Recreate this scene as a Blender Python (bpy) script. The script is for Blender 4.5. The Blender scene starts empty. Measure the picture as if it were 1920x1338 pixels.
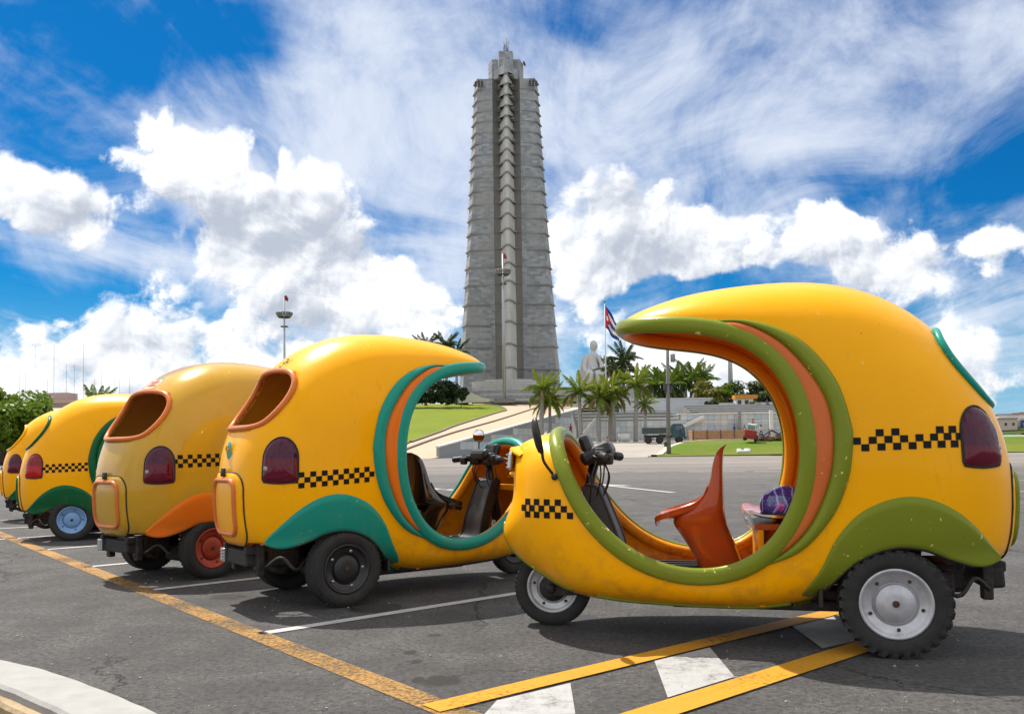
import bpy, bmesh, math, random
import numpy as np
from mathutils import Vector, Matrix, kdtree
R = math.radians
random.seed(7); rng = np.random.default_rng(11)
S = bpy.context.scene
COL = S.collection

# ------------------------------------------------------------------ camera
cam_d = bpy.data.cameras.new('camera'); cam = bpy.data.objects.new('camera', cam_d); COL.objects.link(cam)
cam.location = (0, 0, 1.0)
F_PX, PITCH, ROLL = 1620.0, R(2.0), R(0.75)
fw = Vector((0, math.cos(PITCH), math.sin(PITCH))); up0 = Vector((0, -math.sin(PITCH), math.cos(PITCH))); rt0 = Vector((1, 0, 0))
rt = rt0*math.cos(ROLL) - up0*math.sin(ROLL); upv = up0*math.cos(ROLL) + rt0*math.sin(ROLL)
cam.rotation_euler = Matrix((rt, upv, -fw)).transposed().to_euler()
cam_d.sensor_width = 36; cam_d.lens = F_PX/1920*36
CY = 844 - F_PX*math.tan(PITCH)
cam_d.shift_y = (CY - 669)/1920
cam_d.clip_end = 6000; cam_d.clip_start = .05
S.camera = cam
S.view_settings.view_transform = 'Standard'; S.view_settings.look = 'None'
S.view_settings.gamma = 1; S.view_settings.use_curve_mapping = False
S.view_settings.exposure = 1.68
S.cycles.use_denoising = True
try: S.cycles.denoiser = 'OPENIMAGEDENOISE'
except Exception: pass
S.cycles.max_bounces = 8

# ------------------------------------------------------------------ sun + sky
SUN = Vector((-.37, .46, 1.0)).normalized()
sun_d = bpy.data.lights.new('sun', 'SUN'); sun_d.energy = 2.1; sun_d.angle = R(.53); sun_d.color = (1, .955, .88)
sun = bpy.data.objects.new('sun', sun_d); COL.objects.link(sun)
sun.rotation_euler = SUN.to_track_quat('Z', 'Y').to_euler(); sun.location = (0, 0, 200)
SEL = math.asin(SUN.z); SAZ = math.atan2(SUN.x, SUN.y)

def nd(t, typ, **kw):
    n = t.nodes.new(typ)
    for k, v in kw.items(): setattr(n, k, v)
    return n
def lk(t, a, b): t.links.new(a, b)
def setin(t, sock, v):
    if hasattr(v, 'is_output') or isinstance(v, bpy.types.NodeSocket): t.links.new(v, sock)
    else: sock.default_value = v
def mth(t, op, a, b=None, c=None, clamp=False):
    n = nd(t, 'ShaderNodeMath', operation=op); n.use_clamp = clamp
    setin(t, n.inputs[0], a)
    if b is not None: setin(t, n.inputs[1], b)
    if c is not None: setin(t, n.inputs[2], c)
    return n.outputs[0]
def vmth(t, op, a, b=None, out=0):
    n = nd(t, 'ShaderNodeVectorMath', operation=op); setin(t, n.inputs[0], a)
    if b is not None:
        if op == 'SCALE': setin(t, n.inputs['Scale'], b)
        else: setin(t, n.inputs[1], b)
    return n.outputs['Value'] if out == 'v' else n.outputs[0]
def sstep(t, x, a, b):
    n = nd(t, 'ShaderNodeMapRange', interpolation_type='SMOOTHSTEP'); setin(t, n.inputs[0], x)
    n.inputs[1].default_value = a; n.inputs[2].default_value = b; n.inputs[3].default_value = 0; n.inputs[4].default_value = 1
    return n.outputs[0]
def mixc(t, f, a, b, mode='MIX'):
    n = nd(t, 'ShaderNodeMix', data_type='RGBA', blend_type=mode); setin(t, n.inputs[0], f)
    for s, v in ((n.inputs[6], a), (n.inputs[7], b)):
        if isinstance(v, tuple): v = v if len(v) == 4 else (*v, 1)
        setin(t, s, v)
    return n.outputs[2]
def noise(t, vec, scale, detail=4, rough=.55, dist=0, typ='FBM'):
    n = nd(t, 'ShaderNodeTexNoise'); n.noise_dimensions = '3D'
    if vec is not None: lk(t, vec, n.inputs['Vector'])
    n.inputs['Scale'].default_value = scale; n.inputs['Detail'].default_value = detail
    n.inputs['Roughness'].default_value = rough; n.inputs['Distortion'].default_value = dist
    return n
def px_dir(px, py):
    v = fw + rt*((px-960)/F_PX) - upv*((py-CY)/F_PX); return v.normalized()
def px_azel(px, py):
    v = px_dir(px, py); return math.atan2(v.x, v.y), math.asin(v.z)

# cloud masses: (px, py, half width, half height) measured in the photograph, kept as azimuth / elevation
CUMULUS = [(85,385,165,85),(30,420,80,60),(290,300,85,50),(400,330,170,80),(500,400,190,95),(600,370,90,70),(660,430,80,55),
  (560,530,230,58),(650,600,70,55),(540,600,70,60),(750,510,60,36),(265,610,130,58),(350,640,120,45),(190,660,120,35),
  (40,655,90,40),(120,690,160,36),(300,710,240,40),(60,715,140,40),(180,735,160,34),(420,735,160,34),(30,755,200,30),(560,690,120,40),(780,610,85,52),(850,562,40,32),(720,650,60,30),
  (1120,420,95,95),(1090,480,90,60),(1180,470,110,70),(1270,440,90,60),(1130,520,90,32),(1330,500,160,34),(1480,470,120,42),
  (1560,430,130,44),(1640,470,90,40),(1700,545,150,42),(1800,560,110,40),(1815,450,82,48),(1860,430,50,32),(1090,576,62,18),
  (1080,650,62,34),(1210,680,80,32),(1330,700,140,42),(1480,690,160,40),(1250,640,90,30),(1420,650,120,30),(1620,700,200,34),(1300,750,200,26),(1600,760,240,24),(1840,650,140,26),(1850,720,120,26),(1700,640,120,26)]
VEIL = [(820,230,420,120),(1250,200,420,150),(620,330,400,100),(1500,120,380,130),(1700,80,300,110),(1000,330,300,110),(720,60,180,60),
  (1560,280,260,60),(1880,620,200,70),(350,200,220,60),(250,480,420,50),(1400,380,240,50),(860,460,260,120)]
HOLES = [(150,70,300,90),(430,60,200,70),(60,215,260,45),(330,425,60,40),(180,545,330,32),(700,560,60,26),(1690,310,260,48),
  (1500,350,170,30),(1900,250,120,40),(1560,525,60,30),(1100,560,110,40),(1330,545,160,26),(1790,495,40,30),(1080,15,120,36),(690,590,60,40),(1900,760,80,30)]

NAZ, NEL, AZR, EL0, EL1 = 32, 15, .58, -.015, .50
SHADE = [(90,425,130,42),(150,360,40,40),(480,395,190,62),(600,450,140,42),(420,440,120,46),(650,470,110,30),(1140,395,75,62),(1190,450,110,46),(1110,470,90,40),(1300,505,120,16),
  (1560,468,120,24),(1680,478,60,16),(1720,562,140,20),(1820,480,60,22),(280,622,110,22),(380,668,120,16),(120,672,120,14),(100,745,160,16),(330,740,160,20),(570,655,110,26),(800,650,70,18),(1330,725,150,18),(1500,712,150,18),(1850,735,120,16),(560,560,120,22),(1090,585,50,8)]
def blob_np(az, el, blobs, k=.35, below=.75):
    cur = np.full(np.shape(az), 9.0)
    for (px, py, hw, hh) in blobs:
        a, e = px_azel(px, py); sa = hw/F_PX*math.cos(a)**2; se = hh/F_PX*math.cos(a)
        dy = (el-e)/se; l = np.hypot((az-a)/sa, np.where(dy < 0, dy/below, dy))
        h = np.clip(.5+.5*(cur-l)/k, 0, 1); cur = cur*(1-h)+l*h - k*h*(1-h)
    return np.clip(1-cur, -1, 1)
def sky_rows():
    """coarse map of where the clouds stand (azimuth x elevation): R cumulus, G thin veil, B how sunlit the mass is"""
    ga, ge = np.meshgrid(np.linspace(-AZR, AZR, NAZ), np.linspace(EL0, EL1, NEL))
    def avg(f):
        acc = 0
        for da in (-.3, 0, .3):
            for de in (-.3, 0, .3): acc = acc + f(ga+da*2*AZR/NAZ, ge+de*(EL1-EL0)/NEL)
        return acc/9
    M = avg(lambda a, e: blob_np(a, e, CUMULUS)); V = avg(lambda a, e: blob_np(a, e, VEIL, .5, 1)); Hh = avg(lambda a, e: blob_np(a, e, HOLES, .4, 1))
    L = avg(lambda a, e: blob_np(a, e, CUMULUS)-blob_np(a-.03, e+.05, CUMULUS))
    G = np.clip(.47+.34*np.maximum(V, -.4)-.85*np.maximum(Hh+.12, 0), 0, 1); Sh = avg(lambda a, e: blob_np(a, e, SHADE, .5, 1))
    return np.stack([M*.5+.5, G, np.clip(.66+.30*L-.62*np.clip(Sh*1.4+.55, 0, 1), 0, 1)], -1)
def sky_map(t, az, el):
    rows = sky_rows(); u = mth(t, 'MULTIPLY_ADD', az, 1/(2*AZR), .5, clamp=True)
    v = mth(t, 'MULTIPLY_ADD', el, (NEL-1)/(EL1-EL0), -EL0*(NEL-1)/(EL1-EL0)); v = mth(t, 'MINIMUM', mth(t, 'MAXIMUM', v, 0), NEL-1.001)
    acc = None
    for k in range(NEL):
        r = nd(t, 'ShaderNodeValToRGB'); cr = r.color_ramp; cr.interpolation = 'B_SPLINE'
        while len(cr.elements) < NAZ: cr.elements.new(.5)
        for i in range(NAZ): cr.elements[i].position = i/(NAZ-1)
        for i in range(NAZ): cr.elements[i].color = (*[float(x) for x in rows[k, i]], 1)
        lk(t, u, r.inputs[0])
        w = mth(t, 'SUBTRACT', 1.0, mth(t, 'ABSOLUTE', mth(t, 'SUBTRACT', v, float(k))), clamp=True)
        w = mth(t, 'SMOOTHSTEP', w, 0, 1) if False else w
        m = nd(t, 'ShaderNodeVectorMath', operation='SCALE'); lk(t, r.outputs[0], m.inputs[0]); lk(t, w, m.inputs['Scale'])
        acc = m.outputs[0] if acc is None else vmth(t, 'ADD', acc, m.outputs[0])
    return acc
def puff_group():
    g = bpy.data.node_groups.new('cloud_puffs', 'ShaderNodeTree')
    g.interface.new_socket('Dir', in_out='INPUT', socket_type='NodeSocketVector')
    g.interface.new_socket('Puff', in_out='OUTPUT', socket_type='NodeSocketFloat')
    gi = nd(g, 'NodeGroupInput'); go = nd(g, 'NodeGroupOutput'); d = gi.outputs[0]
    f1 = noise(g, d, 13, 11, .62, .25)
    f2 = nd(g, 'ShaderNodeTexVoronoi', feature='SMOOTH_F1'); lk(g, vmth(g, 'ADD', d, vmth(g, 'SCALE', f1.outputs['Color'], .045)), f2.inputs['Vector'])
    f2.inputs['Scale'].default_value = 30; f2.inputs['Smoothness'].default_value = .5
    D = mth(g, 'MULTIPLY', mth(g, 'SUBTRACT', f1.outputs[0], .5), 2.6)
    D = mth(g, 'MULTIPLY_ADD', mth(g, 'SUBTRACT', .40, f2.outputs['Distance']), .8, D)
    lk(g, D, go.inputs[0]); return g
def build_world():
    w = bpy.data.worlds.new('World'); S.world = w; w.use_nodes = True; t = w.node_tree; t.nodes.clear()
    out = nd(t, 'ShaderNodeOutputWorld'); bg = nd(t, 'ShaderNodeBackground'); lk(t, bg.outputs[0], out.inputs[0])
    STR = 0.12; bg.inputs[1].default_value = STR
    sky = nd(t, 'ShaderNodeTexSky', sky_type='NISHITA'); sky.sun_disc = False
    sky.sun_elevation = SEL; sky.sun_rotation = SAZ; sky.air_density = 1.0; sky.dust_density = .6; sky.ozone_density = 2.2
    tc_z = nd(t, 'ShaderNodeTexCoord')
    def nd_z(t, tc): s_ = nd(t, 'ShaderNodeSeparateXYZ'); lk(t, tc.outputs['Generated'], s_.inputs[0]); return s_.outputs[2]
    hs = nd(t, 'ShaderNodeHueSaturation'); hs.inputs['Saturation'].default_value = 1.25; hs.inputs['Value'].default_value = 1.0; lk(t, sky.outputs[0], hs.inputs['Color'])
    blue = mixc(t, 1.0, hs.outputs[0], (.010, .150, .238), 'MULTIPLY')
    blue = mixc(t, mth(t, 'MULTIPLY', sstep(t, nd_z(t, tc_z), .20, -.02), .85), blue, (.115/STR, .20/STR, .275/STR))
    d = vmth(t, 'NORMALIZE', tc_z.outputs['Generated'])
    sp = nd(t, 'ShaderNodeSeparateXYZ'); lk(t, d, sp.inputs[0])
    wn = noise(t, d, 8, 3, .5); wv = vmth(t, 'SCALE', vmth(t, 'SUBTRACT', wn.outputs['Color'], (.5, .5, .5)), .075)
    ws = nd(t, 'ShaderNodeSeparateXYZ'); lk(t, wv, ws.inputs[0])
    az = mth(t, 'ADD', mth(t, 'ARCTAN2', sp.outputs[0], sp.outputs[1]), ws.outputs[0]); el = mth(t, 'ADD', mth(t, 'ARCSINE', sp.outputs[2]), ws.outputs[1])
    mp_ = nd(t, 'ShaderNodeSeparateXYZ'); lk(t, sky_map(t, az, el), mp_.inputs[0])
    outside = mth(t, 'MAXIMUM', sstep(t, mth(t, 'ABSOLUTE', az), .52, .70), sstep(t, el, .44, .6))
    gn = noise(t, d, 3.2, 3, .5)
    gen = mth(t, 'MULTIPLY_ADD', gn.outputs[0], 5.0, -1.75)  # unseen cloud cover beyond the view, thickened to add fill on shaded sides
    M = mth(t, 'MULTIPLY_ADD', mp_.outputs[0], 2.0, -1.0)
    mx = nd(t, 'ShaderNodeMix', data_type='FLOAT'); lk(t, outside, mx.inputs[0]); lk(t, M, mx.inputs[2]); lk(t, gen, mx.inputs[3]); M = mx.outputs[0]
    grp = puff_group()
    def puff(v):
        n = nd(t, 'ShaderNodeGroup'); n.node_tree = grp; lk(t, v, n.inputs[0]); return n.outputs[0]
    P1 = puff(d); P2 = puff(vmth(t, 'NORMALIZE', vmth(t, 'ADD', d, (-.010, .0, .020))))
    D = mth(t, 'ADD', mth(t, 'MULTIPLY_ADD', M, 1.25, .12), P1)
    a_c = sstep(t, D, -.08, .36)
    og = mth(t, 'MULTIPLY_ADD', noise(t, d, 4.5, 3, .5).outputs[0], 2.2, -.45)
    mx = nd(t, 'ShaderNodeMix', data_type='FLOAT'); lk(t, outside, mx.inputs[0]); lk(t, mp_.outputs[2], mx.inputs[2]); lk(t, og, mx.inputs[3])
    P3 = puff(vmth(t, 'NORMALIZE', vmth(t, 'ADD', d, (-.0035, .0, .006))))
    lit = mth(t, 'ADD', mth(t, 'MULTIPLY_ADD', mth(t, 'SUBTRACT', P1, P2), .50, -.02), mx.outputs[0])
    lit = mth(t, 'ADD', lit, mth(t, 'MULTIPLY', mth(t, 'SUBTRACT', P1, P3), .55))
    ccol = mixc(t, sstep(t, lit, -.15, .95), (.165/STR, .182/STR, .214/STR), (.385/STR, .388/STR, .393/STR))
    # high thin veil on a flat layer far up
    z = mth(t, 'MAXIMUM', mth(t, 'ADD', sp.outputs[2], .10), .04)
    q = nd(t, 'ShaderNodeCombineXYZ'); lk(t, mth(t, 'DIVIDE', sp.outputs[0], z), q.inputs[0]); lk(t, mth(t, 'DIVIDE', sp.outputs[1], z), q.inputs[1])
    mp = nd(t, 'ShaderNodeMapping'); lk(t, q.outputs[0], mp.inputs[0]); mp.inputs['Rotation'].default_value = (0, 0, R(-14)); mp.inputs['Scale'].default_value = (1.3, .58, 1)
    n1 = noise(t, mp.outputs[0], 1.5, 10, .64, .9); n2 = noise(t, d, 6.5, 10, .64, .5)
    G = mth(t, 'MULTIPLY_ADD', mp_.outputs[1], 2.2, -.90)
    mx = nd(t, 'ShaderNodeMix', data_type='FLOAT'); lk(t, outside, mx.inputs[0]); lk(t, G, mx.inputs[2]); mx.inputs[3].default_value = .05; G = mx.outputs[0]
    v = mth(t, 'MULTIPLY_ADD', mth(t, 'SUBTRACT', n1.outputs[0], .5), 3.3, G)
    v = mth(t, 'ADD', v, mth(t, 'MULTIPLY', mth(t, 'SUBTRACT', n2.outputs[0], .5), 3.0))
    a_v = mth(t, 'MULTIPLY', mth(t, 'MULTIPLY', sstep(t, v, -.95, 1.15), .92), mth(t, 'MULTIPLY_ADD', sstep(t, sp.outputs[2], .0, .12), .75, .25))
    col = mixc(t, a_v, blue, (.255/STR, .275/STR, .312/STR))
    col = mixc(t, a_c, col, ccol)
    lk(t, col, bg.inputs[0])
    w.cycles.sampling_method = 'MANUAL'; w.cycles.sample_map_resolution = 512
build_world()

# ------------------------------------------------------------------ materials
MATS = {}
def newmat(name):
    m = bpy.data.materials.new(name); m.use_nodes = True; t = m.node_tree
    b = t.nodes['Principled BSDF']; return m, t, b
def pset(b, **kw):
    for k, v in kw.items():
        b.inputs[{'rough': 'Roughness', 'metal': 'Metallic', 'coat': 'Coat Weight', 'coatr': 'Coat Roughness', 'spec': 'Specular IOR Level', 'trans': 'Transmission Weight', 'ior': 'IOR', 'alpha': 'Alpha'}[k]].default_value = v
def objco(t, scale=(1, 1, 1), what='Object'):
    tc = nd(t, 'ShaderNodeTexCoord'); mp = nd(t, 'ShaderNodeMapping'); lk(t, tc.outputs[what], mp.inputs[0]); mp.inputs['Scale'].default_value = scale
    return mp.outputs[0]
def bump(t, b, h, strength=.3, dist=.01):
    n = nd(t, 'ShaderNodeBump'); n.inputs['Strength'].default_value = strength; n.inputs['Distance'].default_value = dist
    lk(t, h, n.inputs['Height']); lk(t, n.outputs[0], b.inputs['Normal'])
def simple(name, col, rough=.6, metal=0, var=.12, scale=6, coat=0, bmp=0, spec=.5, detail=5):
    if name in MATS: return MATS[name]
    m, t, b = newmat(name); co = objco(t)
    n = noise(t, co, scale, detail, .6)
    c = mixc(t, n.outputs[0], tuple(max(0, x*(1-var*1.6)) for x in col), tuple(min(1, x*(1+var*1.4)) for x in col))
    lk(t, c, b.inputs['Base Color']); pset(b, rough=rough, metal=metal, coat=coat, spec=spec)
    if bmp: bump(t, b, n.outputs[0], bmp, .02)
    MATS[name] = m; return m
def paint(name, col, chips=.5, chipcol=(.75, .60, .18), rough=.34, dirt=.35, coat=.16):
    """glossy hand-sprayed fibreglass paint: slight tone drift, brush dirt low down, flaked spots"""
    if name in MATS: return MATS[name]
    m, t, b = newmat(name); co = objco(t)
    n1 = noise(t, co, 2.3, 4, .55); n2 = noise(t, co, 30, 5, .6); n3 = noise(t, co, 9, 6, .65)
    c = mixc(t, n1.outputs[0], tuple(x*.88 for x in col), tuple(min(1, x*1.10) for x in col))
    sp = nd(t, 'ShaderNodeSeparateXYZ'); lk(t, co, sp.inputs[0])
    low = mth(t, 'MULTIPLY', sstep(t, sp.outputs[2], .75, .15), sstep(t, n3.outputs[0], .42, .68))
    c = mixc(t, mth(t, 'MULTIPLY', low, dirt), c, (.16, .10, .04))
    # scuffs: fine streaks
    st = objco(t, (14, 14, 90)); n4 = noise(t, st, 1, 6, .7); sc = mth(t, 'MULTIPLY', sstep(t, n4.outputs[0], .66, .74), sstep(t, n1.outputs[0], .5, .62))
    c = mixc(t, mth(t, 'MULTIPLY', sc, .22), c, (.22, .15, .05))
    gr = noise(t, objco(t, (26, 26, 5)), 1, 6, .7); gm = mth(t, 'MULTIPLY', sstep(t, gr.outputs[0], .56, .72), sstep(t, n1.outputs[0], .42, .6)); c = mixc(t, mth(t, 'MULTIPLY', gm, .16), c, (.30, .16, .03))
    dots = nd(t, 'ShaderNodeTexVoronoi'); lk(t, co, dots.inputs[0]); dots.inputs['Scale'].default_value = 21; c = mixc(t, mth(t, 'MULTIPLY', mth(t, 'MULTIPLY', sstep(t, dots.outputs['Distance'], .085, .05), sstep(t, n3.outputs[0], .55, .62)), .75), c, (.10, .055, .02))
    if chips:
        ch = noise(t, co, 30, 4, .6, .5); cc = noise(t, co, 4.3, 2, .5)
        k = mth(t, 'MULTIPLY', sstep(t, ch.outputs[0], .715-.022*chips, .725-.022*chips), sstep(t, cc.outputs[0], .44, .50))
        c = mixc(t, k, c, chipcol)
    lk(t, c, b.inputs['Base Color'])
    r = mth(t, 'MULTIPLY_ADD', n3.outputs[0], .16, rough-.08); lk(t, r, b.inputs['Roughness'])
    pset(b, coat=coat, coatr=.08, spec=.30); b.inputs['Specular Tint'].default_value = (*[min(1, x/max(col)*.8+.2) for x in col], 1)
    bump(t, b, noise(t, co, 7, 3, .5).outputs[0], .10, .012)
    MATS[name] = m; return m

YEL = (.95, .41, .001)

# ------------------------------------------------------------------ mesh helpers
def link_mesh(name, me, parent=None, mats=None):
    o = bpy.data.objects.new(name, me); COL.objects.link(o)
    if parent is not None: o.parent = parent
    if mats:
        if len(me.materials) == 0:
            for m in mats: me.materials.append(m)
        for i, m in enumerate(mats):
            o.material_slots[i].link = 'OBJECT'; o.material_slots[i].material = m
    return o
def mk_mesh(name, verts, faces, smooth=False, fmat=None):
    me = bpy.data.meshes.new(name); me.from_pydata([tuple(map(float, v)) for v in verts], [], [tuple(int(i) for i in f) for f in faces])
    if fmat is not None: me.polygons.foreach_set('material_index', list(fmat))
    if smooth: me.polygons.foreach_set('use_smooth', [True]*len(me.polygons))
    me.update(); return me
class MB:
    def __init__(s): s.v = []; s.f = []; s.m = []; s.sm = []
    def add(s, vs, fs, mi=0, sm=False):
        o = len(s.v); s.v += [tuple(map(float, v)) for v in vs]; s.f += [tuple(int(i)+o for i in f) for f in fs]; s.m += [mi]*len(fs); s.sm += [sm]*len(fs); return s
    def box(s, c, d, rot=None, mi=0, taper=1.0):
        x, y, z = (k/2 for k in d); vs = []
        for sz in (-1, 1):
            k = taper if sz > 0 else 1
            for sx, sy in ((-1, -1), (1, -1), (1, 1), (-1, 1)): vs.append(Vector((sx*x*k, sy*y*k, sz*z)))
        if rot is not None: vs = [rot @ v for v in vs]
        vs = [v + Vector(c) for v in vs]
        return s.add(vs, [(3, 2, 1, 0), (4, 5, 6, 7), (0, 1, 5, 4), (1, 2, 6, 5), (2, 3, 7, 6), (3, 0, 4, 7)], mi)
    def bbox(s, c, d, bev=.01, rot=None, mi=0):
        bm = bmesh.new(); bmesh.ops.create_cube(bm, size=1)
        for v in bm.verts: v.co = Vector((v.co.x*d[0], v.co.y*d[1], v.co.z*d[2]))
        bmesh.ops.bevel(bm, geom=list(bm.edges), offset=bev, segments=2, affect='EDGES', profile=.5)
        bm.verts.ensure_lookup_table(); vs = [v.co.copy() for v in bm.verts]
        if rot is not None: vs = [rot @ v for v in vs]
        vs = [v + Vector(c) for v in vs]; fs = [[v.index for v in f.verts] for f in bm.faces]; bm.free()
        return s.add(vs, fs, mi, False)
    def tube(s, pts, r, n=8, closed=False, mi=0, cap=True, flat=None):
        P = [Vector(p) for p in pts]; N = len(P); rs = r if hasattr(r, '__len__') else [r]*N
        T = []
        for i in range(N):
            a = P[(i-1) % N] if (closed or i > 0) else P[0]; b = P[(i+1) % N] if (closed or i < N-1) else P[-1]
            d = (b-a); T.append(d.normalized() if d.length > 1e-9 else Vector((0, 0, 1)))
        u = T[0].orthogonal().normalized(); U = [u]
        for i in range(1, N):
            q = T[i-1].rotation_difference(T[i]); u = (q @ U[-1]); u = (u - T[i]*u.dot(T[i])).normalized(); U.append(u)
        vs = []
        tw = 0
        if closed:
            q = T[-1].rotation_difference(T[0]); ue = q @ U[-1]; tw = math.atan2(ue.cross(U[0]).dot(T[0]), ue.dot(U[0]))
        for i in range(N):
            b2 = T[i].cross(U[i]); tws = tw*i/N
            for k in range(n):
                a = 2*math.pi*k/n + tws; vs.append(P[i] + (U[i]*math.cos(a) + b2*math.sin(a))*rs[i])
        fs = []
        for i in range(N if closed else N-1):
            j = (i+1) % N
            for k in range(n): fs.append((i*n+k, i*n+(k+1) % n, j*n+(k+1) % n, j*n+k))
        if cap and not closed: fs += [tuple(range(n-1, -1, -1)), tuple((N-1)*n+k for k in range(n))]
        return s.add(vs, fs, mi, True)
    def lathe(s, prof, n=32, mat=None, mi=0, closed=False, sm=True):
        """prof: (radius, height along +Z); mat places it"""
        vs = []; M = mat or Matrix.Identity(4)
        for (r, h) in prof:
            for k in range(n):
                a = 2*math.pi*k/n; vs.append(M @ Vector((r*math.cos(a), r*math.sin(a), h)))
        fs = []; L = len(prof)
        for i in range(L if closed else L-1):
            j = (i+1) % L
            for k in range(n): fs.append((i*n+k, i*n+(k+1) % n, j*n+(k+1) % n, j*n+k))
        return s.add(vs, fs, mi, sm)
    def grid(s, P, mi=0, sm=True, flip=False, closed_u=False):
        """P[i][j] points"""
        a = len(P); b = len(P[0]); vs = [p for row in P for p in row]; fs = []
        for i in range(a if closed_u else a-1):
            k = (i+1) % a
            for j in range(b-1):
                f = (i*b+j, i*b+j+1, k*b+j+1, k*b+j); fs.append(f[::-1] if flip else f)
        return s.add(vs, fs, mi, sm)
    def poly(s, pts, mi=0): return s.add(pts, [tuple(range(len(pts)))], mi)
    def prism(s, pts2, z0, z1, mi=0):
        n = len(pts2); vs = [(x, y, z0) for x, y in pts2] + [(x, y, z1) for x, y in pts2]
        fs = [tuple(range(n-1, -1, -1)), tuple(range(n, 2*n))] + [(i, (i+1) % n, n+(i+1) % n, n+i) for i in range(n)]
        return s.add(vs, fs, mi)
    def mesh(s, name):
        me = mk_mesh(name, s.v, s.f, fmat=s.m); me.polygons.foreach_set('use_smooth', s.sm); me.update(); return me
    def obj(s, name, mats, parent=None, fix=False):
        me = s.mesh(name)
        if fix:
            bm = bmesh.new(); bm.from_mesh(me); bmesh.ops.recalc_face_normals(bm, faces=list(bm.faces)); bm.to_mesh(me); bm.free()
        return link_mesh(name, me, parent, mats if isinstance(mats, (list, tuple)) else [mats])
def tag(o, label=None, cat=None, group=None, kind=None):
    if label: o['label'] = label
    if cat: o['category'] = cat
    if group: o['group'] = group
    if kind: o['kind'] = kind
    return o
def empty(name, loc, rz=0, label=None, cat=None, group=None):
    o = bpy.data.objects.new(name, None); COL.objects.link(o); o.location = loc; o.rotation_euler = (0, 0, rz); o.empty_display_size = .2
    return tag(o, label, cat, group)
def smooth1(a, sig, closed=False):
    k = int(sig*3); w = np.exp(-.5*(np.arange(-k, k+1)/sig)**2); w /= w.sum()
    pad = np.concatenate([2*a[0]-a[k:0:-1], a, 2*a[-1]-a[-2:-k-2:-1]]); return np.convolve(pad, w, 'valid')
def catmull(P, n):
    P = np.asarray(P, float); m = len(P); Q = np.vstack([2*P[0]-P[1], P, 2*P[-1]-P[-2]])
    t = np.linspace(0, m-1-1e-9, n); i = t.astype(int); u = (t-i)[:, None]
    a, b, c, d = Q[i], Q[i+1], Q[i+2], Q[i+3]
    return .5*((2*b) + (c-a)*u + (2*a-5*b+4*c-d)*u**2 + (3*b-a-3*c+d)*u**3)
def resample(P, n):
    P = np.asarray(P, float); d = np.r_[0, np.cumsum(np.linalg.norm(np.diff(P, axis=0), axis=1))]
    t = np.linspace(0, d[-1], n); return np.stack([np.interp(t, d, P[:, k]) for k in range(P.shape[1])], 1)
# ------------------------------------------------------------------ coco taxi geometry (local: x forward from the rear axle, y left, z up)
WB = 1.74
ST = np.array([ # Ox,Oz (centre line of the shell)  Ix,Iz (edge of the opening)  half width there, squareness
 (1.690,1.112,1.690,1.100,.00,2.0),(1.84,1.072,1.68,1.075,.17,2.0),(1.935,1.02,1.665,1.035,.255,2.0),(1.945,.94,1.645,.985,.32,2.0),
 (1.955,.857,1.62,.94,.36,2.1),(1.955,.700,1.571,.81,.41,2.1),(2.045,.505,1.487,.668,.445,1.75),(1.86,.335,1.37,.535,.465,2.0),
 (1.58,.178,1.223,.43,.485,2.3),(1.08,.165,1.064,.372,.50,2.6),(.78,.165,.882,.354,.51,2.8),(.48,.175,.701,.392,.525,3.0),(.15,.27,.573,.473,.54,3.0),
 (-.22,.33,.471,.603,.55,3.0),(-.55,.38,.405,.759,.555,3.0),(-.615,.65,.380,.90,.56,3.0),(-.61,.93,.376,1.0,.56,3.0),(-.55,1.16,.384,1.121,.555,3.0),
 (-.42,1.43,.405,1.21,.55,2.8),(-.19,1.685,.43,1.292,.54,2.6),(.10,1.835,.48,1.38,.53,2.5),(.42,1.88,.55,1.47,.52,2.4),(.75,1.864,.68,1.56,.50,2.35),
 (.98,1.83,.85,1.613,.47,2.3),(1.13,1.787,1.03,1.635,.435,2.2),(1.24,1.748,1.17,1.646,.37,2.1),(1.30,1.715,1.27,1.660,.25,2.0),(1.332,1.685,1.330,1.680,.0,2.0)])
_c = catmull(ST, 700)
for k in range(6):
    s0 = smooth1(_c[:, k], 9); w = np.clip(np.minimum(np.arange(700), 699-np.arange(700))/25., 0, 1); _c[:, k] = s0*w + _c[:, k]*(1-w)
_c[:, 4] = np.maximum(_c[:, 4], 0)
_dl = np.maximum.reduce([np.hypot(np.diff(_c[:, 0]), np.diff(_c[:, 1])), np.hypot(np.diff(_c[:, 2]), np.diff(_c[:, 3])), np.abs(np.diff(_c[:, 4]))])
_t = np.r_[0, np.cumsum(_dl)]; NS = 210
STS = np.stack([np.interp(np.linspace(0, _t[-1], NS), _t, _c[:, k]) for k in range(6)], 1)
MJ = 34
def shell_grid():
    G = np.zeros((NS, 2*MJ+1, 3))
    for j in range(-MJ, MJ+1):
        ph = abs(j)/MJ*math.pi/2; sn, cs = math.sin(ph), math.cos(ph)
        e = 2/STS[:, 5]; g = 1-np.power(max(cs, 1e-9), e); h = np.power(sn, e) if sn > 0 else 0*e
        G[:, j+MJ, 0] = STS[:, 0] + (STS[:, 2]-STS[:, 0])*g
        G[:, j+MJ, 2] = STS[:, 1] + (STS[:, 3]-STS[:, 1])*g
        G[:, j+MJ, 1] = STS[:, 4]*h*(1 if j >= 0 else -1)
    return G
GRID = shell_grid()
def kd_of(pts2):
    k = kdtree.KDTree(len(pts2))
    for i, p in enumerate(pts2): k.insert((p[0], p[1], 0), i)
    k.balance(); return k
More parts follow.
